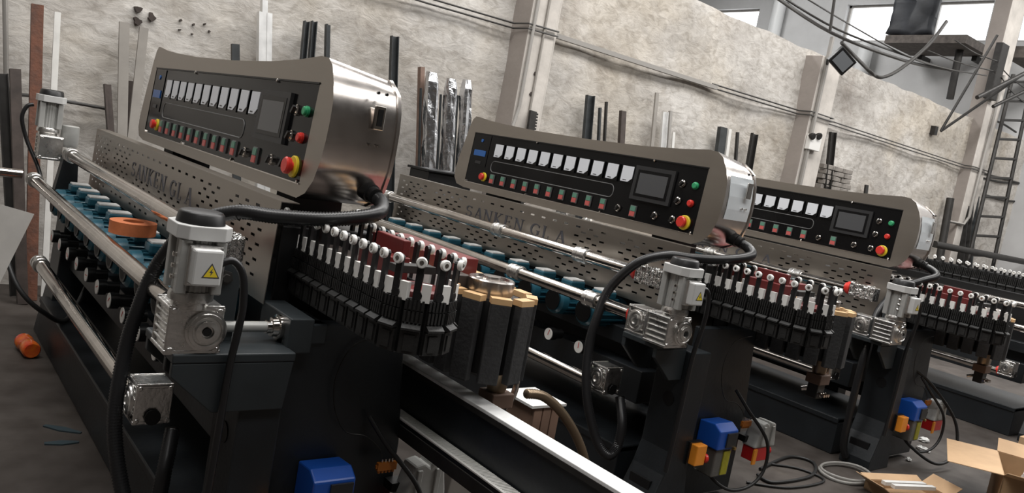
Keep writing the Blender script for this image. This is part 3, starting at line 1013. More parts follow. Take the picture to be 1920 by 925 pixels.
    put('rear_chain_core', B().lathe((RX, RY, 0.79), (0, 0, 1), [(0, 0.092), (0.225, 0.092), (0.235, 0.088)], 28), 'black_metal', R, smooth=30)
    put('rear_beam', B().box((RX - 0.09, RY + 0.05, 0.78), (RX + 0.09, 2.9, 1.0)), 'black_metal', R)
    dk = put('sprocket_disk', B().lathe((RX - 0.02, RY, 1.026), (0, 0, 1), [(0, 0.075), (0.05, 0.075), (0.054, 0.071), (0.054, 0.058), (0.046, 0.056), (0.046, 0.03), (0.060, 0.028)], 32), 'stainless_side', R, smooth=30)
    put('clamp_block', B().box((1.42, 1.98, 1.03), (1.49, 2.06, 1.075)), 'brown_steel', R, bevel=0.003)
    put('tan_strip', B().box((1.52, 2.02, 1.035), (1.70, 2.45, 1.045)), 'tan_plate', R)
    put('rear_post', B().box((1.48, 2.75, 0.0), (1.60, 2.90, 0.80)), 'black_metal', R, bevel=0.004)
    put('lower_tie', B().box((1.36, 2.30, 0.30), (1.40, 4.9, 0.60)), 'black_metal', R)
    put('hub_block', B().box((1.60, 1.90, 0.655), (1.69, 1.98, 0.705)), 'wood_box', R, bevel=0.004)
    put('water_pipe', B().tube(smooth_pts([(1.70, 1.93, 0.82), (1.715, 1.93, 0.72), (1.70, 1.95, 0.64), (1.66, 2.02, 0.60)], 6), 0.011, 8), 'chrome', R, smooth=60)
    put('drain_block', B().box((1.612, 1.912, 0.585), (1.678, 1.968, 0.655)), 'dark_steel', R, bevel=0.004)
    for k in range(3):
        put('fitting', TIN.setdefault('hexfit', B().lathe((0, 0, 0), (0, -1, 0), [(0, 0.012), (0.015, 0.012), (0.016, 0.008), (0.035, 0.008)], 6).mesh('fitting')), 'chrome', R, (1.625 + k * 0.02, 1.912, 0.61))
    bb = put('bearing_hub', B().lathe((1.64, 1.94, 0.70), (0, 0, 1), [(0, 0.028), (0.02, 0.034), (0.07, 0.036), (0.08, 0.05)], 18), 'flex_conduit', R, smooth=30)
    # ---- corrugated hose from the console past the motor to the floor
    hp = smooth_pts([(1.268, 2.32, 1.265), (1.275, 2.235, 1.245), (1.225, 2.175, 1.212), (1.09, 2.20, 1.180), (0.96, 2.29, 1.160), (0.865, 2.37, 1.150), (0.775, 2.46, 1.085), (0.712, 2.535, 0.945), (0.672, 2.54, 0.80), (0.648, 2.53, 0.66), (0.630, 2.47, 0.46), (0.655, 2.385, 0.28), (0.69, 2.33, 0.215), (0.735, 2.32, 0.25), (0.75, 2.33, 0.36), (0.78, 2.40, 0.46)], 14)
    hp = resample(hp, 0.0045)
    put('corrugated_hose', B().tube(hp, [0.0235 if i % 2 else 0.0205 for i in range(len(hp))], 14), 'hose_black', R, smooth=70)

    # ---- hardware hanging at the column foot
    eb = put('emergency_stop_box', B().box((0.962, 2.050, 0.250), (1.032, 2.090, 0.345)), 'orange_plastic', R, bevel=0.004)
    put('box_back', B().box((0.952, 2.088, 0.245), (1.042, 2.112, 0.35)), 'black_plastic', eb)
    put('stop_button', B().lathe((1.030, 2.068, 0.278), (1, -0.5, 0), [(0, 0.012), (0.010, 0.012), (0.011, 0.022), (0.024, 0.021), (0.028, 0.016)], 16), 'button_red', eb, smooth=30)
    lp = put('lubrication_pump', B().prism([(2.04, 0.315), (2.165, 0.315), (2.165, 0.425), (2.08, 0.432), (2.04, 0.405)], 'x', 1.095, 1.235), 'blue_plastic', R, bevel=0.006)
    put('pump_face', B().box((1.150, 2.032, 0.328), (1.225, 2.042, 0.395)), 'bezel', lp)
    put('reservoir', B().box((1.105, 2.05, 0.18), (1.228, 2.16, 0.315)), 'clear_tank', lp, bevel=0.006)
    put('yellow_label', B().box((1.165, 2.045, 0.190), (1.212, 2.051, 0.305)), 'dull_yellow', lp)
    put('fitting', B().cyl((1.215, 2.04, 0.322), (1.215, 2.025, 0.322), 0.008, n=10), 'brass', lp)
    dx = 0.10
    pg = put('power_plug', B().prism([(1.335 + dx, 0.285), (1.505 + dx, 0.285), (1.500 + dx, 0.315), (1.480 + dx, 0.405), (1.435 + dx, 0.415), (1.425 + dx, 0.40), (1.405 + dx, 0.415), (1.365 + dx, 0.405), (1.345 + dx, 0.315)], 'y', 2.06, 2.14), 'plug_grey', R, bevel=0.008)
    for a in (1.372, 1.445):
        put('plug_rib', B().box((a + dx, 2.052, 0.30), (a + 0.02 + dx, 2.062, 0.395)), 'plug_grey', pg, bevel=0.003)
    put('red_socket', B().box((1.345 + dx, 2.065, 0.215), (1.480 + dx, 2.135, 0.285)).cyl((1.48 + dx, 2.10, 0.25), (1.52 + dx, 2.10, 0.25), 0.022, n=12), 'red_plug', pg, bevel=0.003)
    put('orange_tag', B().box((1.335 + dx, 2.058, 0.205), (1.362 + dx, 2.066, 0.28)), 'orange_plastic', pg)
    put('plug_arm', B().box((1.42, 2.115, 0.30), (1.50, 2.17, 0.33)), 'black_metal', pg)
    put('hanging_cable', B().tube(smooth_pts([(1.31, 2.15, 0.56), (1.36, 2.10, 0.48), (1.47, 2.03, 0.34), (1.49, 2.02, 0.20), (1.42, 2.03, 0.115), (1.28, 2.05, 0.10), (1.17, 2.09, 0.16), (1.12, 2.14, 0.26)], 8), 0.0085, 8), 'cable', R, smooth=60)
    put('sensor_wire', B().tube(smooth_pts([(1.345, 2.15, 0.83), (1.22, 2.155, 0.80), (1.172, 2.155, 0.70), (1.18, 2.15, 0.60), (1.225, 2.14, 0.52), (1.29, 2.12, 0.505), (1.345, 2.11, 0.46), (1.352, 2.10, 0.425)], 8), 0.0022, 6), 'dark_steel', R, smooth=60)
    db = B()
    db.cbox((1.375, 2.10, 0.405), (0.070, 0.014, 0.026))
    for k in range(5):
        db.cyl((1.349 + k * 0.013, 2.10, 0.392), (1.349 + k * 0.013, 2.10, 0.383), 0.0052, n=6)
    db.box((1.335, 2.096, 0.40), (1.345, 2.104, 0.41))
    D = put('oil_distributor', db, 'orange_block', R)
    fit = TIN.setdefault('fit', B().cyl((0, 0, 0), (0, 0, 0.012), 0.0035, n=8).mesh('fitting'))
    for k in range(4):
        put('fitting', fit, 'chrome', D, (1.356 + k * 0.0125, 2.10, 0.418))
    return R


M1 = machine()
LABS = ['nearest grinding machine, stainless console with warning triangle motor and orange wheel on its motors',
        'middle grinding machine whose full console and SANKEN GLA plate face the camera',
        'third grinding machine, its console partly hidden behind the middle console']
M1['group'] = 'edging machines in a row'
M1['label'] = LABS[0]
MS = [M1]
for j in (1, 2):
    m = copy_tree(M1)
    m.location = MO + Vector((2.0 * j, 0, 0))
    m['label'] = LABS[j]
    MS.append(m)


# pieces only the nearest machine shows: wide bracket with drive shaft and bearing
for o in [c for c in M1.children if c.name.split('.')[0] == 'shaft_gearbox']:
    for q in list(o.children):
        bpy.data.objects.remove(q)
    bpy.data.objects.remove(o)
put('wide_shelf', B().box((0.650, 2.078, 0.7725), (0.992, 2.345, 0.798)), 'bracket_paint', M1, bevel=0.004)
put('wide_gusset', B().prism([(0.652, 0.772), (0.99, 0.772), (0.975, 0.63), (0.772, 0.63), (0.652, 0.735)], 'y', 2.080, 2.10), 'bracket_paint', M1, bevel=0.003)
bpk = put('bearing_block', B().box((0.985, 2.13, 0.78), (1.06, 2.36, 0.885)).box((1.06, 2.16, 0.80), (1.12, 2.34, 0.86)), 'bracket_paint', M1, bevel=0.004)
put('bearing', B().lathe((0.985, 2.2, 0.842), (-1, 0, 0), [(0, 0.038), (0.012, 0.038), (0.014, 0.030), (0.030, 0.028), (0.031, 0.02), (0.045, 0.02)], 20), 'chrome', bpk, smooth=30)
put('drive_shaft', B().cyl((0.77, 2.2, 0.842), (0.97, 2.2, 0.842), 0.016), 'motor_grey', M1, smooth=30)


put('motor_cable', B().tube(smooth_pts([at(63, 196, y=5.2), at(50, 200, y=5.2), at(41, 222, y=5.2), at(50, 262, y=5.2), at(70, 310, y=5.15), at(78, 340, y=5.1)], 8), 0.011, 8), 'hose_black', M1, (0, 0, 0), smooth=60)


for o in [c for c in M1.children if c.name.split('.')[0] == 'shaft']:
    for q in list(o.children):
        if q.location.y < 4.5:
            bpy.data.objects.remove(q)


def child(root, name):
    return [c for c in root.children if c.name.split('.')[0] == name]


for o in child(MS[2], 'corrugated_hose'):
    h3 = resample(smooth_pts([(5.268, 2.32, 1.265), (5.275, 2.235, 1.245), (5.225, 2.175, 1.212), (5.09, 2.20, 1.170), (4.96, 2.26, 1.10), (4.86, 2.29, 0.98)] + [at(1640, 600, x=4.80), at(1622, 660, x=4.72), at(1604, 730, x=4.70), at(1590, 790, x=4.71), at(1582, 835, x=4.73), at(1586, 858, x=4.76)], 14), 0.0045)
    o.data = B().tube([p - Vector((4.0, 0, 0)) for p in h3], [0.0235 if i % 2 else 0.0205 for i in range(len(h3))], 14).mesh('corrugated_hose')
    o.data.materials.append(MATS['hose_black'])
    o.data.polygons.foreach_set('use_smooth', [True] * len(o.data.polygons))
# thin pale panels as painted window reflection on the two further console ends
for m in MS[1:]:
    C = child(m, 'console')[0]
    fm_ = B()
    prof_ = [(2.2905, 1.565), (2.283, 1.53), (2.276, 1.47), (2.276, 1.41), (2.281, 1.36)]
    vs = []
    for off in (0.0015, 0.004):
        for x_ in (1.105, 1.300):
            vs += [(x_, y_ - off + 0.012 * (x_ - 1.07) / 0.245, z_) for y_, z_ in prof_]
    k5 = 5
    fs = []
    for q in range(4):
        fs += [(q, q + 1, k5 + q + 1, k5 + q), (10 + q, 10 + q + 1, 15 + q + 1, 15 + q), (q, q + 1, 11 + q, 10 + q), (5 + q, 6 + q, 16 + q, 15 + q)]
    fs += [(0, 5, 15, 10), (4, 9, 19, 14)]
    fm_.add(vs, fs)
    put('reflection_panel', fm_, 'pale_reflection', C)
    for l in child(C, 'latch'):
        l.data = B().box((1.222, 2.262, 1.47), (1.258, 2.272, 1.545)).mesh('latch')
        l.data.materials.append(MATS['chrome'])

# fourth machine: bare, no console yet
M4 = thing('edging_machine', 'farthest grinding machine at the right edge, without console, rows of white rollers', 'machine', (7.4, 3.3, 0), 'edging machines in a row')
O4 = Vector((6.38, -0.2, 0))
for nm in ('base_bed', 'column', 'round_opening', 'slot_opening', 'bracket_shelf', 'bracket_gusset', 'end_plate', 'spindle_beam', 'lower_beam', 'shaft', 'worm_gearbox', 'gear_motor'):
    for c in child(M1, nm):
        q = copy_tree(c, M4)
        q.location = c.location + MO + O4 - ORG[M4.name]
pdm = child(M1, 'chain_pad')[0]
rolm = child(child(M1, 'glass_hook')[0], 'roller')[0].data
put('conveyor_chain', B().box((7.49, 1.9, 0.95), (7.56, 5.2, 1.24)), 'black_metal', M4)
put('conveyor_chain', B().box((7.79, 1.9, 0.95), (7.86, 5.2, 1.24)), 'black_metal', M4)
for xx in (7.47, 7.80):
    for k in range(46):
        put('roller', rolm, 'white_nylon', M4, (xx, 1.93 + k * 0.072, 1.275), (0, 0, PI))
        put('roller_arm', TIN.setdefault('rarm', B().box((0.0, -0.008, -0.06), (0.008, 0.008, 0.008)).mesh('roller_arm')), 'black_plastic', M4, (xx, 1.93 + k * 0.072, 1.275))
        if xx < 7.6:
            h = copy_tree(pdm, M4)
            h.location = Vector((7.48, 1.93 + k * 0.072, 0.18)) - ORG[M4.name]
            h.scale = (1, 1.25, 1)
            h.rotation_euler = (0, 0, PI)

# ------------------------------------------------------------------ outfeed conveyor of the nearest machine
OC = thing('outfeed_conveyor', 'dark outfeed beam with white top edge in front of the tall rubber pads', 'conveyor', (1.5, 1.2, 0))
put('beam_web', B().box((1.508, -0.05, 0.50), (1.528, 2.55, 0.685)), 'machine_paint', OC, bevel=0.003)
put('white_top', B().box((1.500, -0.05, 0.685), (1.566, 2.45, 0.697)), 'white_paint', OC, bevel=0.002)
put('top_edge', B().box((1.500, -0.05, 0.668), (1.512, 2.45, 0.685)), 'dark_steel', OC)
put('belt_ledge', B().box((1.448, -0.05, 0.512), (1.508, 2.55, 0.528)), 'black_metal', OC)
rb = B()
for k in range(300):
    y = -0.04 + k * 0.0086
    rb.box((1.458, y, 0.528), (1.500, y + 0.0052, 0.5325))
rb.box((1.448, -0.05, 0.528), (1.458, 2.55, 0.5325))
o = put('belt_ribs', rb, 'white_strip', OC)
o['kind'] = 'stuff'
put('ledge_rail', B().box((1.444, -0.05, 0.470), (1.462, 2.55, 0.515)), 'dark_steel', OC, bevel=0.002)
put('leg', B().box((1.50, 0.10, 0), (1.55, 0.18, 0.50)), 'machine_paint', OC)
put('leg', B().box((1.50, 0.95, 0), (1.55, 1.03, 0.50)), 'machine_paint', OC)

# ------------------------------------------------------------------ loose things around the machines
rg = B()
rg.lathe((0, 0, 0), (0, 0, 1), [(0, 0.082), (0.004, 0.085), (0.044, 0.085), (0.048, 0.082)], 40)
ring = B()
n = 40
for (r0, z0), (r1, z1) in (((0.085, 0), (0.085, 0.048)), ((0.085, 0.048), (0.038, 0.048)), ((0.038, 0.048), (0.038, 0)), ((0.038, 0), (0.085, 0))):
    vs = [(r0 * math.cos(2 * PI * i / n), r0 * math.sin(2 * PI * i / n), z0) for i in range(n)] + [(r1 * math.cos(2 * PI * i / n), r1 * math.sin(2 * PI * i / n), z1) for i in range(n)]
    ring.add(vs, [(i, (i + 1) % n, n + (i + 1) % n, n + i) for i in range(n)])
tag(put('grinding_wheel', ring, 'grinding_wheel', loc=(0.815, 3.30, 0.905), smooth=40, bevel=0.003), 'orange grinding wheel ring lying on the blue motors', 'wheel')

bt = thing('drink_bottle', 'red plastic bottle lying on the floor at far left', 'bottle', (0.72, 4.66, 0.0))
bd = put('bottle_body', B().lathe((0.70, 4.74, 0.045), (0.10, -1, 0.0), [(-0.03, 0.02), (0, 0.036), (0.02, 0.043), (0.06, 0.043), (0.065, 0.040), (0.12, 0.040), (0.125, 0.043), (0.19, 0.043), (0.20, 0.036)], 18), 'red_bottle', bt, smooth=40)
put('bottle_cap', B().cyl((0.699, 4.745, 0.045), (0.696, 4.77, 0.045), 0.017, n=12), 'red_plug', bt)
for (px1, py1, px2, py2, lab) in ((83, 798, 152, 812, 'upper of two dark blue strips lying on the floor'), (83, 832, 148, 829, 'lower of two dark blue strips lying on the floor')):
    a, c = at(px1, py1, z=0.004), at(px2, py2, z=0.004)
    d = (c - a).normalized()
    nrm = Vector((-d.y, d.x, 0)) * 0.022
    bb = B()
    bb.add([a + nrm * 0.4, (a * 0.5 + c * 0.5) + nrm, c + nrm * 0.3, c - nrm * 0.3, (a * 0.5 + c * 0.5) - nrm, a - nrm * 0.4], [(0, 1, 2, 3, 4, 5)])
    v0 = list(bb.v)
    bb2 = B()
    bb2.prism([(v[0], v[1]) for v in v0], 'z', 0.0, 0.006)
    tag(put('plastic_strip', bb2, 'blue_strip'), lab, 'strip', 'strips on the floor')

# grey sheet at the left edge
sh = thing('sheet_panel', 'pale grey sheet standing at the left edge of the picture', 'panel', (0.1, 3.0, 0))
p1 = Vector((0.435, 3.0, 0.995))
dn = Vector((-0.33, -0.10, -0.995))
lf = Vector((-0.60, 0.05, 0.13))
nn = dn.cross(lf).normalized() * 0.006
vs = [p1, p1 + dn, p1 + dn + lf, p1 + lf]
bb = B()
bb.add(vs + [v + nn for v in vs], [(0, 1, 2, 3), (7, 6, 5, 4), (0, 4, 5, 1), (1, 5, 6, 2), (2, 6, 7, 3), (3, 7, 4, 0)])
put('sheet', bb, 'sheet_grey', sh)
put('prop', B().tube([p1 + dn * 0.3 + lf * 0.6 + nn, Vector((-0.2, 3.45, 0.0))], 0.01, 8), 'dark_steel', sh)

# chrome feed pipe leaving the far corner of the nearest machine
fp = thing('feed_pipe', 'short chrome pipe pointing left at the far end of the nearest machine', 'pipe', (0.5, 5.1, 0))
put('pipe', B().cyl((0.30, 5.10, 0.887), (0.66, 5.10, 0.887), 0.0255, n=20), 'chrome', fp, smooth=30)
put('elbow', B().cbox((0.50, 5.10, 0.887), (0.08, 0.07, 0.07)), 'cast_aluminium', fp, bevel=0.008)
put('stand', B().cyl((0.36, 5.10, 0.0), (0.36, 5.10, 0.865), 0.014, n=10), 'dark_steel', fp)
lc = smooth_pts([(0.40, 5.08, 0.87), at(12, 440, y=4.6), at(15, 490, y=4.4), at(38, 545, y=4.3), at(80, 585, y=4.3), at(125, 600, y=4.4), (0.95, 4.6, 0.40)], 10)
tag(put('floor_cable', B().tube(lc, 0.012, 8), 'cable', smooth=60), 'black cable sagging from the chrome pipe into the nearest machine', 'cable')

# wooden crate, flexible conduit and round stock behind the beam
cr = thing('wooden_crate', 'brown wooden crate with a white sheet behind the outfeed beam', 'crate', (2.13, 2.30, 0))
put('crate_body', B().box((2.06, 2.20, 0), (2.20, 2.36, 0.53)), 'wood_box', cr, bevel=0.004)
for k in range(3):
    put('plank', B().box((2.062 + k * 0.047, 2.188, 0), (2.104 + k * 0.047, 2.202, 0.53)), 'wood_box', cr, bevel=0.002)
put('white_sheet', B().box((2.04, 2.18, 0.53), (2.22, 2.38, 0.54)), 'paper', cr)
fc = resample(smooth_pts([(1.92, 2.10, 0.625), (2.01, 2.10, 0.61), (2.12, 2.10, 0.54), (2.23, 2.10, 0.43), (2.31, 2.10, 0.31), (2.36, 2.10, 0.17), (2.40, 2.12, 0.03)], 16), 0.006)
tag(put('flexible_conduit', B().tube(fc, [0.019 if i % 2 else 0.016 for i in range(len(fc))], 12), 'flex_conduit', smooth=70), 'bronze flexible conduit arching down beside the wooden crate', 'conduit')
tag(put('marble_block', B().prism([(1.76, 0.0), (2.0, 0.0), (1.98, 0.27), (1.80, 0.29)], 'y', 2.28, 2.40), 'beige_strip', bevel=0.006), 'pale stained block under the outfeed beam', 'block')

# coils, cables, cartons and scraps on the floor
c0 = at(1585, 892, z=0)
tag(put('clear_hose_coil', B().tube([(c0.x + 0.19 * math.cos(a), c0.y + 0.13 * math.sin(a), 0.012 + 0.003 * math.sin(3 * a)) for a in [2 * PI * i / 48 for i in range(48)]], 0.009, 8, True).tube([(c0.x + 0.005 + 0.180 * math.cos(a), c0.y + 0.005 + 0.122 * math.sin(a), 0.024 + 0.003 * math.cos(2 * a)) for a in [2 * PI * i / 48 for i in range(48)]], 0.008, 8, True), 'clear_hose', smooth=60), 'coil of clear hose on the floor beside the open cartons', 'hose')
tag(put('floor_cable', B().tube(smooth_pts([at(1425, 880, z=0.01), at(1480, 857, z=0.01), at(1525, 868, z=0.01), at(1520, 893, z=0.01), at(1450, 905, z=0.01), at(1420, 890, z=0.012)], 10), 0.009, 8), 'cable', smooth=60), 'looped black cable on the floor left of the clear hose coil', 'cable')
tag(put('floor_cable', B().tube(smooth_pts([at(1440, 870, z=0.008), at(1500, 880, z=0.008), at(1545, 902, z=0.008), at(1480, 915, z=0.008), at(1400, 905, z=0.008)], 10), 0.007, 8), 'cable', smooth=60), 'thin black cable curling on the floor in front of the looped cable', 'cable')
tag(put('floor_cable', B().tube(smooth_pts([(5.22, 2.20, 0.62), (5.40, 2.12, 0.52), (5.60, 2.0, 0.30), (5.58, 1.95, 0.10), (5.35, 1.96, 0.05), (5.20, 2.08, 0.14), (5.12, 2.13, 0.24)], 10), 0.010, 8), 'cable', smooth=60), 'black cable loop hanging beside the blue pump of the third machine', 'cable')


def carton(name, label, c, size, rz, h, flaps):
    T_ = thing(name, label, 'box', (c[0], c[1], 0), 'open cartons on the floor')
    w, d = size
    M = Matrix.Translation((c[0], c[1], 0)) @ Matrix.Rotation(rz, 4, 'Z')
    t = 0.006
    for a, b_ in (((-w / 2, -d / 2, 0), (w / 2, -d / 2 + t, h)), ((-w / 2, d / 2 - t, 0), (w / 2, d / 2, h)), ((-w / 2, -d / 2, 0), (-w / 2 + t, d / 2, h)), ((w / 2 - t, -d / 2, 0), (w / 2, d / 2, h))):
        put('side_wall', B().box(a, b_, M), 'cardboard_inside', T_)
    put('bottom', B().box((-w / 2, -d / 2, 0), (w / 2, d / 2, t), M), 'cardboard_inside', T_)
    for side, ang, ln in flaps:
        if side in 'ns':
            s = 1 if side == 'n' else -1
            F = M @ Matrix.Translation((0, s * d / 2, h)) @ Matrix.Rotation(s * ang, 4, 'X')
            put('flap', B().box((-w / 2, 0, 0), (w / 2, s * ln, 0.004), F), 'cardboard', T_)
        else:
            s = 1 if side == 'e' else -1
            F = M @ Matrix.Translation((s * w / 2, 0, h)) @ Matrix.Rotation(-s * ang, 4, 'Y')
            put('flap', B().box((0, -d / 2, 0), (s * ln, d / 2, 0.004), F), 'cardboard', T_)
    return T_


carton('carton', 'large open carton with crumpled plastic at the right edge', (5.19, 1.36), (0.56, 0.40), 0.40, 0.26, (('n', -0.05, 0.27), ('w', 0.35, 0.14), ('s', -0.3, 0.15), ('e', 0.5, 0.12)))
carton('carton', 'flattened open carton with white strips in front of the clear hose coil', (4.62, 1.80), (0.42, 0.20), -0.34, 0.05, (('n', 0.4, 0.05), ('w', 0.5, 0.09), ('e', 0.6, 0.09), ('s', -0.3, 0.10)))


def crumple(name, label, c, r, m, cat, seed, sq=(1, 1, 1)):
    b = B()
    vs, fs = [], []
    nu, nv = 14, 9
    for j in range(nv + 1):
        th = PI * j / nv
        for i in range(nu):
            ph = 2 * PI * i / nu
            d = Vector((math.sin(th) * math.cos(ph), math.sin(th) * math.sin(ph), math.cos(th)))
            k = r * (1 + 0.45 * noise.noise(d * 2.3 + Vector((seed, 0, 0))))
            vs.append((c[0] + d.x * k * sq[0], c[1] + d.y * k * sq[1], max(0.001, c[2] + d.z * k * sq[2])))
    for j in range(nv):
        for i in range(nu):
            fs.append((j * nu + i, j * nu + (i + 1) % nu, (j + 1) * nu + (i + 1) % nu, (j + 1) * nu + i))
    b.add(vs, fs)
    return tag(put(name, b, m), label, cat)


crumple('plastic_bag', 'crumpled clear plastic inside the large open carton', (5.30, 1.36, 0.20), 0.11, 'clear_plastic', 'plastic bag', 1.3)
crumple('plastic_bag', 'crumpled clear plastic beside the flattened carton', (4.90, 1.72, 0.05), 0.045, 'clear_plastic', 'plastic bag', 4.1)
q = at(1732, 828, z=0)
crumple('paper_scrap', 'white paper scrap on the floor behind the third machine foot, farther one', (q.x, q.y, 0.01), 0.035, 'paper', 'paper', 2.2, (1.4, 1, 0.5))
q = at(1730, 845, z=0)
crumple('paper_scrap', 'white paper scrap on the floor behind the third machine foot, nearer one', (q.x, q.y, 0.01), 0.035, 'paper', 'paper', 6.2, (1, 1.3, 0.5))
q = at(1703, 865, z=0)
crumple('paper_scrap', 'small white scrap at the base corner of the third machine', (q.x, q.y, 0.01), 0.017, 'paper', 'paper', 7.7, (1, 1, 0.8))
q = at(1935, 846, z=0)
tag(put('wood_block', B().cbox((q.x, q.y, 0.05), (0.22, 0.14, 0.10)), 'cardboard', bevel=0.004), 'small tan carton lying at the far right edge', 'box')
fs_ = thing('white_profile_bundle', 'two short white strips lying across the flattened carton', 'strip', (4.62, 1.72, 0))
for k in range(2):
    put('white_strip', B().cbox((0, 0, 0), (0.30, 0.030, 0.02), Matrix.Translation((4.63 + k * 0.01, 1.83 - k * 0.05, 0.065)) @ Matrix.Rotation(-0.34, 4, 'Z')), 'paper', fs_)


# ------------------------------------------------------------------ stock leaning on the back wall
def bar(name, label, top, low, wid, dep, m, cat='bar', kind='box', ytop=6.10, grp='stock leaning on the wall', zt=None, thick=None):
    T_ = at(*top, y=ytop)
    wid = wid * max(1.0, T_.dot(CF) / 5.2) * 1.08
    V = at(*low, y=ytop - 0.02)
    d = (V - T_)
    s = T_.z / (T_.z - V.z)
    bx = T_.x + (V.x - T_.x) * s
    bx = T_.x + max(-0.22, min(0.22, bx - T_.x))
    Bp = Vector((bx, ytop - 0.22, 0.0))
    ax = (T_ - Bp)
    Ln = ax.length
    zax = ax.normalized()
    xax = Vector((1, 0, 0))
    xax = (xax - zax * xax.dot(zax)).normalized()
    yax = zax.cross(xax)
    M = Matrix((xax.to_4d(), yax.to_4d(), zax.to_4d(), (0, 0, 0, 1))).transposed()
    M = Matrix.Translation(Bp) @ M.to_3x3().to_4x4()
    b = B()
    if kind == 'box':
        b.box((-wid / 2, -dep / 2, 0), (wid / 2, dep / 2, Ln), M)
    elif kind == 'angle':
        t = 0.006
        b.box((-wid / 2, -dep / 2, 0), (-wid / 2 + t * 2, dep / 2, Ln), M).box((-wid / 2 + t * 2, dep / 2 - t, 0), (wid / 2, dep / 2, Ln), M)
    elif kind == 'channel':
        t = 0.007
        b.box((-wid / 2, -dep / 2, 0), (-wid / 2 + t, dep / 2, Ln), M).box((wid / 2 - t, -dep / 2, 0), (wid / 2, dep / 2, Ln), M).box((-wid / 2 + t, dep / 2 - t, 0), (wid / 2 - t, dep / 2, Ln), M)
    elif kind == 'slots':
        b.box((-wid / 2, -dep / 2, 0), (wid * 0.5, dep / 2, Ln), M).box((-wid / 2, -dep / 2 - 0.004, 0), (-wid * 0.30, -dep / 2, Ln), M).box((wid * 0.1, -dep / 2 - 0.004, 0), (wid * 0.3, -dep / 2, Ln), M)
        b.box((-wid * 0.25, -dep / 2, Ln), (wid * 0.15, dep / 2, Ln + 0.09), M)
    elif kind == 'rack':
        b.box((-wid / 2, -dep / 2, 0), (wid * 0.3, dep / 2, Ln), M)
        for k in range(60):
            z = Ln - 0.02 - k * 0.028
            if z < 0.05:
                break
            b.box((wid * 0.3, -dep / 2, z - 0.008), (wid * 0.5, dep / 2, z + 0.008), M)
    elif kind == 'pipe':
        p0 = M @ Vector((0, 0, 0))
        p1 = M @ Vector((0, 0, Ln))
        b.cyl(p0, p1, wid / 2, n=12)
    o = put(name, b, m, smooth=30 if kind == 'pipe' else None)
    tag(o, label, cat, grp)
    return o


bar('steel_bar', 'grey steel bar at the very left edge of the wall', (5, 138), (12, 300), 0.055, 0.03, 'dark_steel', kind='channel')
bar('steel_bar', 'dark brown square bar left of the rusty bar', (28, 130), (31, 300), 0.055, 0.05, 'brown_steel', ytop=5.9)
bar('rusty_bar', 'tall rusty brown flat bar behind the far motor', (70, 9), (61, 260), 0.062, 0.035, 'rust', ytop=6.0)
bar('white_strip', 'thin white strip right of the rusty bar', (108, 23), (90, 300), 0.034, 0.02, 'white_strip')
bar('beige_strip', 'left of two beige strips left of the nearest console', (233, 42), (226, 220), 0.058, 0.02, 'beige_strip')
bar('beige_strip', 'right of two beige strips left of the nearest console', (270, 52), (248, 220), 0.052, 0.02, 'beige_strip')
bar('angle_iron', 'short dark brown bar tilting left of the beige strips', (202, 158), (219, 235), 0.045, 0.04, 'brown_steel', kind='angle', ytop=5.93)
bar('steel_bar', 'short dark bar between the two beige strips', (243, 152), (240, 215), 0.045, 0.03, 'brown_steel', ytop=6.15)
bar('steel_bar', 'short dark bar showing above the nearest console, leftmost', (441, 83), (442, 110), 0.048, 0.03, 'slate_steel')
bar('aluminium_profile', 'bright white aluminium profile behind the nearest console', (496, 24), (494, 108), 0.085, 0.05, 'aluminium', kind='slots')
bar('steel_bar', 'left of a pair of dark slate bars behind the nearest console', (575, 40), (569, 100), 0.034, 0.04, 'slate_steel', kind='channel')
bar('steel_bar', 'right of a pair of dark slate bars behind the nearest console', (589, 40), (584, 98), 0.034, 0.04, 'slate_steel', kind='channel')
bar('steel_bar', 'single dark slate bar above the right corner of the nearest console', (616, 46), (622, 108), 0.038, 0.04, 'slate_steel', kind='angle')
bar('steel_channel', 'dark steel channel behind the console end, left of the foil profiles', (740, 68), (744, 145), 0.050, 0.04, 'slate_steel', kind='channel')
bar('rack_bar', 'black toothed bar above the left part of the middle console', (1001, 209), (995, 248), 0.062, 0.03, 'dark_steel', kind='rack', ytop=5.90)
bar('steel_channel', 'silver edged dark channel, left of the wall group over the middle console', (1107, 179), (1097, 262), 0.062, 0.04, 'slate_steel', kind='channel')
bar('steel_strip', 'thin grey strip right of the silver edged channel', (1137, 191), (1136, 265), 0.012, 0.03, 'dark_steel')
bar('steel_strip', 'short thin strip right beside the silver edged channel', (1125, 202), (1122, 265), 0.014, 0.03, 'slate_steel')
bar('steel_bar', 'black angled bar behind the centre of the middle console', (1170, 208), (1176, 272), 0.062, 0.04, 'brown_steel', kind='angle')
bar('beige_strip', 'tan tapered strip leaning over the middle console', (1232, 174), (1218, 275), 0.028, 0.02, 'beige_strip')
bar('aluminium_profile', 'bright silver strip right of the tan strip', (1247, 210), (1240, 277), 0.050, 0.03, 'aluminium', kind='channel')
bar('steel_strip', 'grey strip right of the bright silver strip', (1257, 208), (1252, 277), 0.020, 0.03, 'trunking')
bar('steel_strip', 'short pale strip ending the silver group', (1263, 248), (1261, 277), 0.022, 0.02, 'white_strip')
bar('steel_bar', 'thick black bar above the right end of the middle console', (1355, 239), (1346, 295), 0.068, 0.05, 'slate_steel')
bar('aluminium_profile', 'narrow white strip beside the thick black bar', (1368, 242), (1359, 297), 0.026, 0.03, 'white_strip')
bar('steel_strip', 'thin black strip behind the middle console end', (1383, 248), (1384, 300), 0.018, 0.03, 'dark_steel')
bar('steel_bar', 'dark bar right of the middle console end', (1415, 251), (1404, 305), 0.055, 0.04, 'dark_steel', kind='channel')
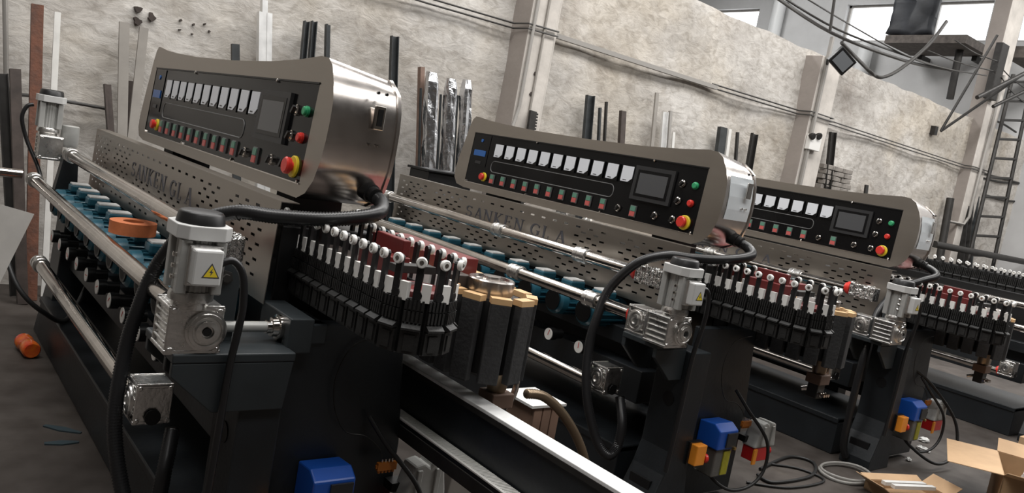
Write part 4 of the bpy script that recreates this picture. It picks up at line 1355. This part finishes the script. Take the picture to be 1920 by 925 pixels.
bar('steel_bar', 'dark bar left of the wall bricks above the third console', (1562, 248), (1552, 350), 0.062, 0.04, 'dark_steel', kind='channel')
bar('steel_strip', 'short dark stub above the third console', (1625, 347), (1624, 362), 0.03, 0.03, 'dark_steel')
bar('steel_pipe', 'left dark pipe leaning by the ladder foot', (1810, 375), (1797, 480), 0.05, 0.05, 'dark_steel', kind='pipe')
bar('steel_pipe', 'middle dark pipe leaning by the ladder foot', (1818, 372), (1808, 480), 0.055, 0.05, 'dark_steel', kind='pipe')
bar('steel_pipe', 'right dark pipe leaning by the ladder foot', (1828, 368), (1818, 480), 0.05, 0.05, 'slate_steel', kind='pipe')
bar('steel_pipe', 'slanting dark pipe left of the far pilaster foot', (1782, 372), (1757, 450), 0.045, 0.05, 'dark_steel', kind='pipe')

# foil wrapped profiles in front of a brown board
bar('brown_board', 'brown board edge behind the foil wrapped profiles', (790, 126), (778, 320), 0.030, 0.05, 'board_brown', 'board')


def foil_bar(lab, top, low, w, seed):
    T_ = at(*top, y=5.98)
    V = at(*low, y=5.90)
    b = B()
    prof = []
    n = 26
    vs, fs = [], []
    dirv = (T_ - V)
    for j in range(n + 1):
        t = j / n
        z = T_.z * (1 - t)
        c = Vector((T_.x + (V.x - T_.x) * (T_.z - z) / (T_.z - V.z), 5.98 - 0.18 * t, z))
        for i in range(10):
            a = 2 * PI * i / 10
            sx = max(-1, min(1, 1.35 * math.cos(a))) * w / 2
            sy = max(-1, min(1, 1.35 * math.sin(a))) * 0.045
            k = 1 + 0.30 * noise.noise(Vector((seed + math.cos(a) * 1.5, math.sin(a) * 1.5, z * 5)))
            if j == 0:
                k *= 0.75
            vs.append((c.x + sx * k, c.y + sy * k, c.z))
    for j in range(n):
        for i in range(10):
            fs.append((j * 10 + i, j * 10 + (i + 1) % 10, (j + 1) * 10 + (i + 1) % 10, (j + 1) * 10 + i))
    fs.append(tuple(range(10)))
    fs.append(tuple(range(n * 10, n * 10 + 10)))
    b.add(vs, fs)
    F = thing('foil_wrapped_profile', lab, 'profile', (T_.x, 5.9, 0), 'foil wrapped profiles')
    put('foil_wrap', b, 'foil', F)
    b2 = B()
    c0 = Vector((T_.x + (V.x - T_.x) * T_.z / (T_.z - V.z), 5.80, 0))
    b2.tube([c0 + Vector((-w * 0.62, 0.03, 0)), T_ + Vector((-w * 0.62, 0.03, -0.15))], 0.012, 6)
    put('inner_bar', b2, 'slate_steel', F)


foil_bar('left of three foil wrapped profiles on the wall', (810, 136), (805, 310), 0.105, 1.0)
foil_bar('middle of three foil wrapped profiles on the wall', (846, 148), (838, 310), 0.095, 5.0)
foil_bar('right of three foil wrapped profiles on the wall', (876, 150), (868, 300), 0.085, 9.0)
cb = at(820, 330, y=5.6)
tag(put('dark_box', B().box((cb.x - 0.18, 5.45, 0), (cb.x + 0.25, 5.75, cb.z + 0.03)).box((cb.x - 0.20, 5.43, cb.z + 0.03), (cb.x + 0.27, 5.77, cb.z + 0.05)), 'black_metal', bevel=0.005), 'dark cabinet below the foil wrapped profiles', 'cabinet')

# bricks in a broken patch of the wall above the third console
bp_ = thing('brick_patch', 'stack of rough grey bricks against the wall above the third console', 'bricks', (at(1570, 330, y=6.1).x, 6.1, 0))
pc = at(1572, 330, y=6.1)
for r in range(31):
    for c in range(3):
        put('brick', TIN.setdefault('brick', B().cbox((0, 0, 0), (0.24, 0.10, 0.062)).mesh('brick')), 'brick', bp_, (pc.x - 0.30 + c * 0.255 + 0.03 * (r % 2) - r * 0.002, 6.10, 0.036 + r * 0.07), (0, 0, 0.06 * ((r * 7 + c * 3) % 5 - 2)), bevel=0.006)

# wiring on the wall
def wire(name, label, pts, r, m='wall_cable', cat='cable', n=6, seg=6, grp=None, smooth_=True):
    p = smooth_pts(pts, seg) if smooth_ else [Vector(q) for q in pts]
    return tag(put(name, B().tube(p, r, n), m, smooth=60), label, cat, grp)


for dz, lab in ((0.02, 'upper'), (-0.025, 'lower')):
    wire('wall_cable', lab + ' of the two thin cables running along the wall left of the first pilaster', [(1.5, 6.13, 2.66 + dz), (3.6, 6.13, 2.66 + dz), (4.58, 6.13, 2.68 + dz), (4.60, 5.93, 2.68 + dz), (4.97, 5.93, 2.69 + dz)], 0.008, smooth_=False, grp='cables on the back wall')
    wire('wall_cable', lab + ' of the two thin cables on the wall around the second pilaster', [(7.6, 6.13, 2.72 + dz), (9.46, 6.13, 2.74 + dz), (9.47, 5.94, 2.74 + dz), (10.0, 5.94, 2.74 + dz), (10.05, 6.13, 2.74 + dz), (14.78, 6.13, 2.74 + dz), (14.80, 6.0, 2.74 + dz), (15.45, 6.0, 2.74 + dz)], 0.009, smooth_=False, grp='cables on the back wall')
tag(put('cable_trunking', B().box((5.02, 6.12, 2.69), (7.7, 6.16, 2.735)), 'trunking'), 'grey cable trunking on the wall right of the first pilaster', 'trunking')
wire('wall_conduit', 'thin vertical conduit at the far left of the wall', [at(9, -20, y=6.13), at(12, 150, y=6.13)], 0.016, 'trunking', 'conduit', smooth_=False)
wire('wall_cable', 'dark cable on the wall behind the far motor', [at(-20, 172, y=6.12), at(60, 180, y=6.1), at(140, 193, y=6.1), at(205, 205, y=6.12)], 0.012, grp='cables on the back wall')
wire('wall_conduit', 'grey pipe down the first pilaster corner', [(4.66, 5.93, 6.5), (4.66, 5.93, 1.95), (4.60, 5.9, 1.75)], 0.018, 'trunking', 'conduit', smooth_=False)
wire('wall_conduit', 'thin pale pipe in the middle of the first pilaster', [(4.80, 5.94, 6.5), (4.80, 5.94, 0.2)], 0.014, 'beige_strip', 'conduit', smooth_=False)
wire('wall_conduit', 'pale pipe down the right edge of the first pilaster', [(4.98, 6.0, 6.5), (4.98, 6.0, 0.2)], 0.022, 'pilaster', 'conduit', smooth_=False)
wire('wall_conduit', 'grey conduit down the second pilaster', [(9.56, 5.94, 3.75), (9.56, 5.94, 0.3)], 0.03, 'trunking', 'conduit', smooth_=False)
wire('wall_conduit', 'grey conduit down the far pilaster', [(15.1, 5.98, 4.4), (15.1, 5.98, 1.9), (14.95, 5.98, 1.75), (14.4, 6.08, 1.75)], 0.025, 'trunking', 'conduit', smooth_=False)
# anchor holes and stain marks in the plaster
for k, (px_, py_, r) in enumerate(((260, 18, 0.022), (258, 40, 0.024), (285, 32, 0.022), (340, 38, 0.006), (364, 46, 0.006), (385, 45, 0.006), (338, 56, 0.006), (361, 64, 0.005), (393, 59, 0.006), (1003, 138, 0.012), (995, 176, 0.012))):
    p = at(px_, py_, y=6.17 if px_ < 900 else 5.945)
    nb = B()
    nn_ = 12
    nb.prism([(p.x + r * (1 + 0.4 * math.sin(3 * a + k)) * math.cos(a), p.z + r * (1.2 + 0.4 * math.cos(2 * a + k)) * math.sin(a)) for a in [2 * PI * i / nn_ for i in range(nn_)]], 'y', p.y - 0.004, p.y + 0.04)
    struct('trim_%d' % (10 + k), nb, 'brown_steel')

# floodlight on the second pilaster
fl = thing('floodlight', 'black floodlight on the wall by the second pilaster', 'lamp', tuple(at(1550, 135, y=5.95)))
c = at(1578, 114, y=5.72)
MM = Matrix.Translation(c) @ Matrix.Rotation(-0.55, 4, 'Z') @ Matrix.Rotation(0.35, 4, 'X') @ Matrix.Rotation(0.55, 4, 'Y')
put('lamp_body', B().cbox((0, 0, 0), (0.30, 0.07, 0.24), MM), 'black_plastic', fl, bevel=0.01)
put('lamp_glass', B().cbox((0, -0.038, 0), (0.23, 0.006, 0.17), MM), 'glass_lamp', fl)
put('lamp_bracket', B().tube([MM @ Vector((-0.12, 0.04, 0)), at(1552, 112, y=5.85), at(1550, 125, y=5.98)], 0.02, 8), 'black_metal', fl)
# emergency light
el = thing('emergency_light', 'white twin head emergency light box on the second pilaster', 'lamp', tuple(at(1525, 270, y=5.9)))
c = at(1525, 268, y=5.93)
put('box', B().cbox((c.x, 5.93, c.z), (0.26, 0.07, 0.20)), 'white_nylon', el, bevel=0.008)
for px_ in (1523, 1535):
    q = at(px_ - 1, 255, y=5.9)
    put('lamp_head', B().lathe((q.x, 5.90, q.z), (-0.2, -1, -0.2), [(-0.04, 0.02), (0, 0.042), (0.03, 0.046), (0.035, 0.038)], 14), 'dark_steel', el, smooth=30)

# upper level beyond the wall: white pipes, walkway, tarpaulin, struts
for px_, py_, px2, py2, lab in ((1462, 5, 1452, 62, 'left white downpipe above the wall top'), (1642, -10, 1612, 165, 'right white downpipe under the bright window')):
    a, c = at(px_, py_, x=XE - 0.25), at(px2, py2, x=XE - 0.25)
    yy = (a.y + c.y) / 2
    wire('downpipe', lab, [(XE - 0.25, yy, 7.9 if px_ < 1600 else 5.45), (XE - 0.25, yy, 0.0)], 0.16, 'white_pipe', 'pipe', 12, smooth_=False, grp='white downpipes')
a, c = at(1685, 84, x=XE - 0.9), at(1836, 84, x=XE - 0.9)
WK = thing('walkway_plank', 'weathered plank ledge under the dark tarpaulin', 'plank', (XE - 0.9, (a.y + c.y) / 2, 0))
put('plank', B().box((XE - 1.5, c.y, a.z - 0.10), (XE - 0.3, a.y, a.z + 0.06)), 'plank', WK)
put('support_arm', B().box((XE - 0.4, a.y - 0.3, a.z - 0.2), (XE, a.y - 0.2, a.z - 0.1)), 'dark_steel', WK)
put('support_arm', B().box((XE - 0.4, c.y + 0.2, a.z - 0.2), (XE, c.y + 0.3, a.z - 0.1)), 'dark_steel', WK)
a, c = Vector((0, 8.75, 5.36)), Vector((0, 7.95, 6.0))
TP = B()
vs, fs = [], []
for j in range(9):
    for i in range(13):
        y = a.y + (c.y - a.y) * i / 12
        z = a.z + (c.z + 0.1 - a.z) * j / 8
        dpt = 0.09 * noise.noise(Vector((y * 3, z * 3, 0.5)))
        vs.append((XE - 1.15 + dpt, y + 0.04 * noise.noise(Vector((z * 5, i, 2.2))), z + (0.05 * noise.noise(Vector((y * 6, 0, 7))) if j == 8 else 0)))
for j in range(8):
    for i in range(12):
        fs.append((j * 13 + i, j * 13 + i + 1, (j + 1) * 13 + i + 1, (j + 1) * 13 + i))
TP.add(vs, fs)
o = put('tarpaulin_bundle', TP, 'tarp', smooth=60)
md = o.modifiers.new('thick', 'SOLIDIFY')
md.thickness = 0.25
tag(o, 'dark tarpaulin bundle blocking the window at the top right', 'tarpaulin')

a = at(1790, 95, y=5.9)
b_ = at(1764, 246, y=6.05)
wire('steel_strut', 'black post hanging from the plank ledge', [at(1800, 92, x=XE - 0.9), at(1781, 186, x=XE - 0.9)], 0.07, 'dark_steel', 'strut', 6, smooth_=False)
WB = thing('strut_bracket', 'two slim steel struts meeting in a point on the wall left of the ladder', 'bracket', tuple(b_))
put('strut', B().tube([b_, at(1870, 66, y=5.7)], 0.022, 8), 'dark_steel', WB)
put('strut', B().tube([b_, at(1935, 128, y=5.4)], 0.022, 8), 'dark_steel', WB)
put('foot', B().cbox((b_.x, YW - 0.03, b_.z), (0.10, 0.10, 0.14)), 'dark_steel', WB)
wire('steel_strut', 'short thick strut in front of the ladder top', [at(1832, 183, y=5.6), at(1940, 128, y=5.4)], 0.035, 'dark_steel', 'strut', 8, smooth_=False, grp='bracket struts')
wire('steel_strut', 'lower short strut crossing the ladder', [at(1862, 200, y=5.7), at(1935, 165, y=5.5)], 0.03, 'dark_steel', 'strut', 8, smooth_=False, grp='bracket struts')
wire('steel_strut', 'horizontal dark pipe in front of the ladder foot', [at(1752, 458, y=5.6), at(1935, 494, y=5.6)], 0.055, 'dark_steel', 'pipe', 10, smooth_=False)
tag(put('platform_plank', B().box((15.5, 5.75, 4.80), (17.4, 6.2, 5.0)), 'plank'), 'plank platform at the top of the ladder', 'plank')
tag(put('terminal_rack', B().cbox(tuple(at(1868, 135, y=6.0)), (0.28, 0.12, 0.95)), 'dark_steel', bevel=0.01), 'dark cable rack beside the ladder top', 'rack')

LD = thing('ladder', 'black steel ladder leaning on the wall at the right', 'ladder', (15.9, 5.7, 0))
l0, l1 = at(1900, 140, y=6.0), at(1822, 462, y=5.75)
r0, r1 = at(1937, 140, y=6.0), at(1868, 470, y=5.75)
ext = lambda p, q: q + (q - p) * (q.z / (p.z - q.z))
put('rail', B().tube([l0, ext(l0, l1)], 0.035, 8), 'dark_steel', LD)
put('rail', B().tube([r0, ext(r0, r1)], 0.035, 8), 'dark_steel', LD)
l2, r2 = ext(l0, l1), ext(r0, r1)
for k in range(13):
    t = 0.03 + k * 0.077
    put('rung', B().tube([l0.lerp(l2, t), r0.lerp(r2, t)], 0.024, 8), 'dark_steel', LD)

# overhead wires in the upper right
for k, (pts, r, lab) in enumerate((
        ([(1420, -30), (1560, 62), (1700, 115), (1775, 130)], 0.022, 'thick overhead cable sagging past the bright window'),
        ([(1430, -30), (1570, 55), (1720, 112), (1785, 134)], 0.014, 'second overhead cable beside the thick one'),
        ([(1500, -10), (1600, 50), (1700, 105), (1770, 128), (1850, 142)], 0.010, 'thin overhead wire ending at the cable rack'),
        ([(1740, 95), (1800, 118), (1862, 133)], 0.010, 'upper short wire into the cable rack'),
        ([(1790, 75), (1830, 100), (1870, 115)], 0.010, 'topmost short wire into the cable rack'),
        ([(1880, 130), (1900, 150), (1935, 175)], 0.010, 'upper wire from the cable rack behind the ladder'),
        ([(1878, 145), (1895, 170), (1935, 205)], 0.010, 'lower wire from the cable rack behind the ladder'),
        ([(1578, 80), (1615, 118), (1636, 138), (1655, 145), (1690, 128), (1740, 85), (1775, 40)], 0.026, 'dark hanging cable loop below the bright window'))):
    wire('overhead_cable', lab, [at(a, c, y=6.05 - 0.02 * k) for a, c in pts], r, 'wall_cable', grp='overhead cables')
wire('overhead_cable', 'thin vertical cable above the second pilaster', [at(1567, -20, y=5.9), at(1556, 60, y=5.93)], 0.02, grp='overhead cables', smooth_=False)
for k, (pts, lab) in enumerate((([(1838, 232), (1870, 228), (1905, 248)], 'upper loose bent rod behind the ladder'), ([(1830, 322), (1880, 335), (1935, 350)], 'middle loose rod behind the ladder'), ([(1828, 330), (1880, 342), (1935, 345)], 'lower loose rod behind the ladder'), ([(1845, 365), (1880, 375), (1905, 378)], 'lowest curled rod behind the ladder'))):
    wire('loose_rod', lab, [at(a, c, y=6.185) for a, c in pts], 0.018, 'dark_steel', 'rod', grp='rods behind the ladder')
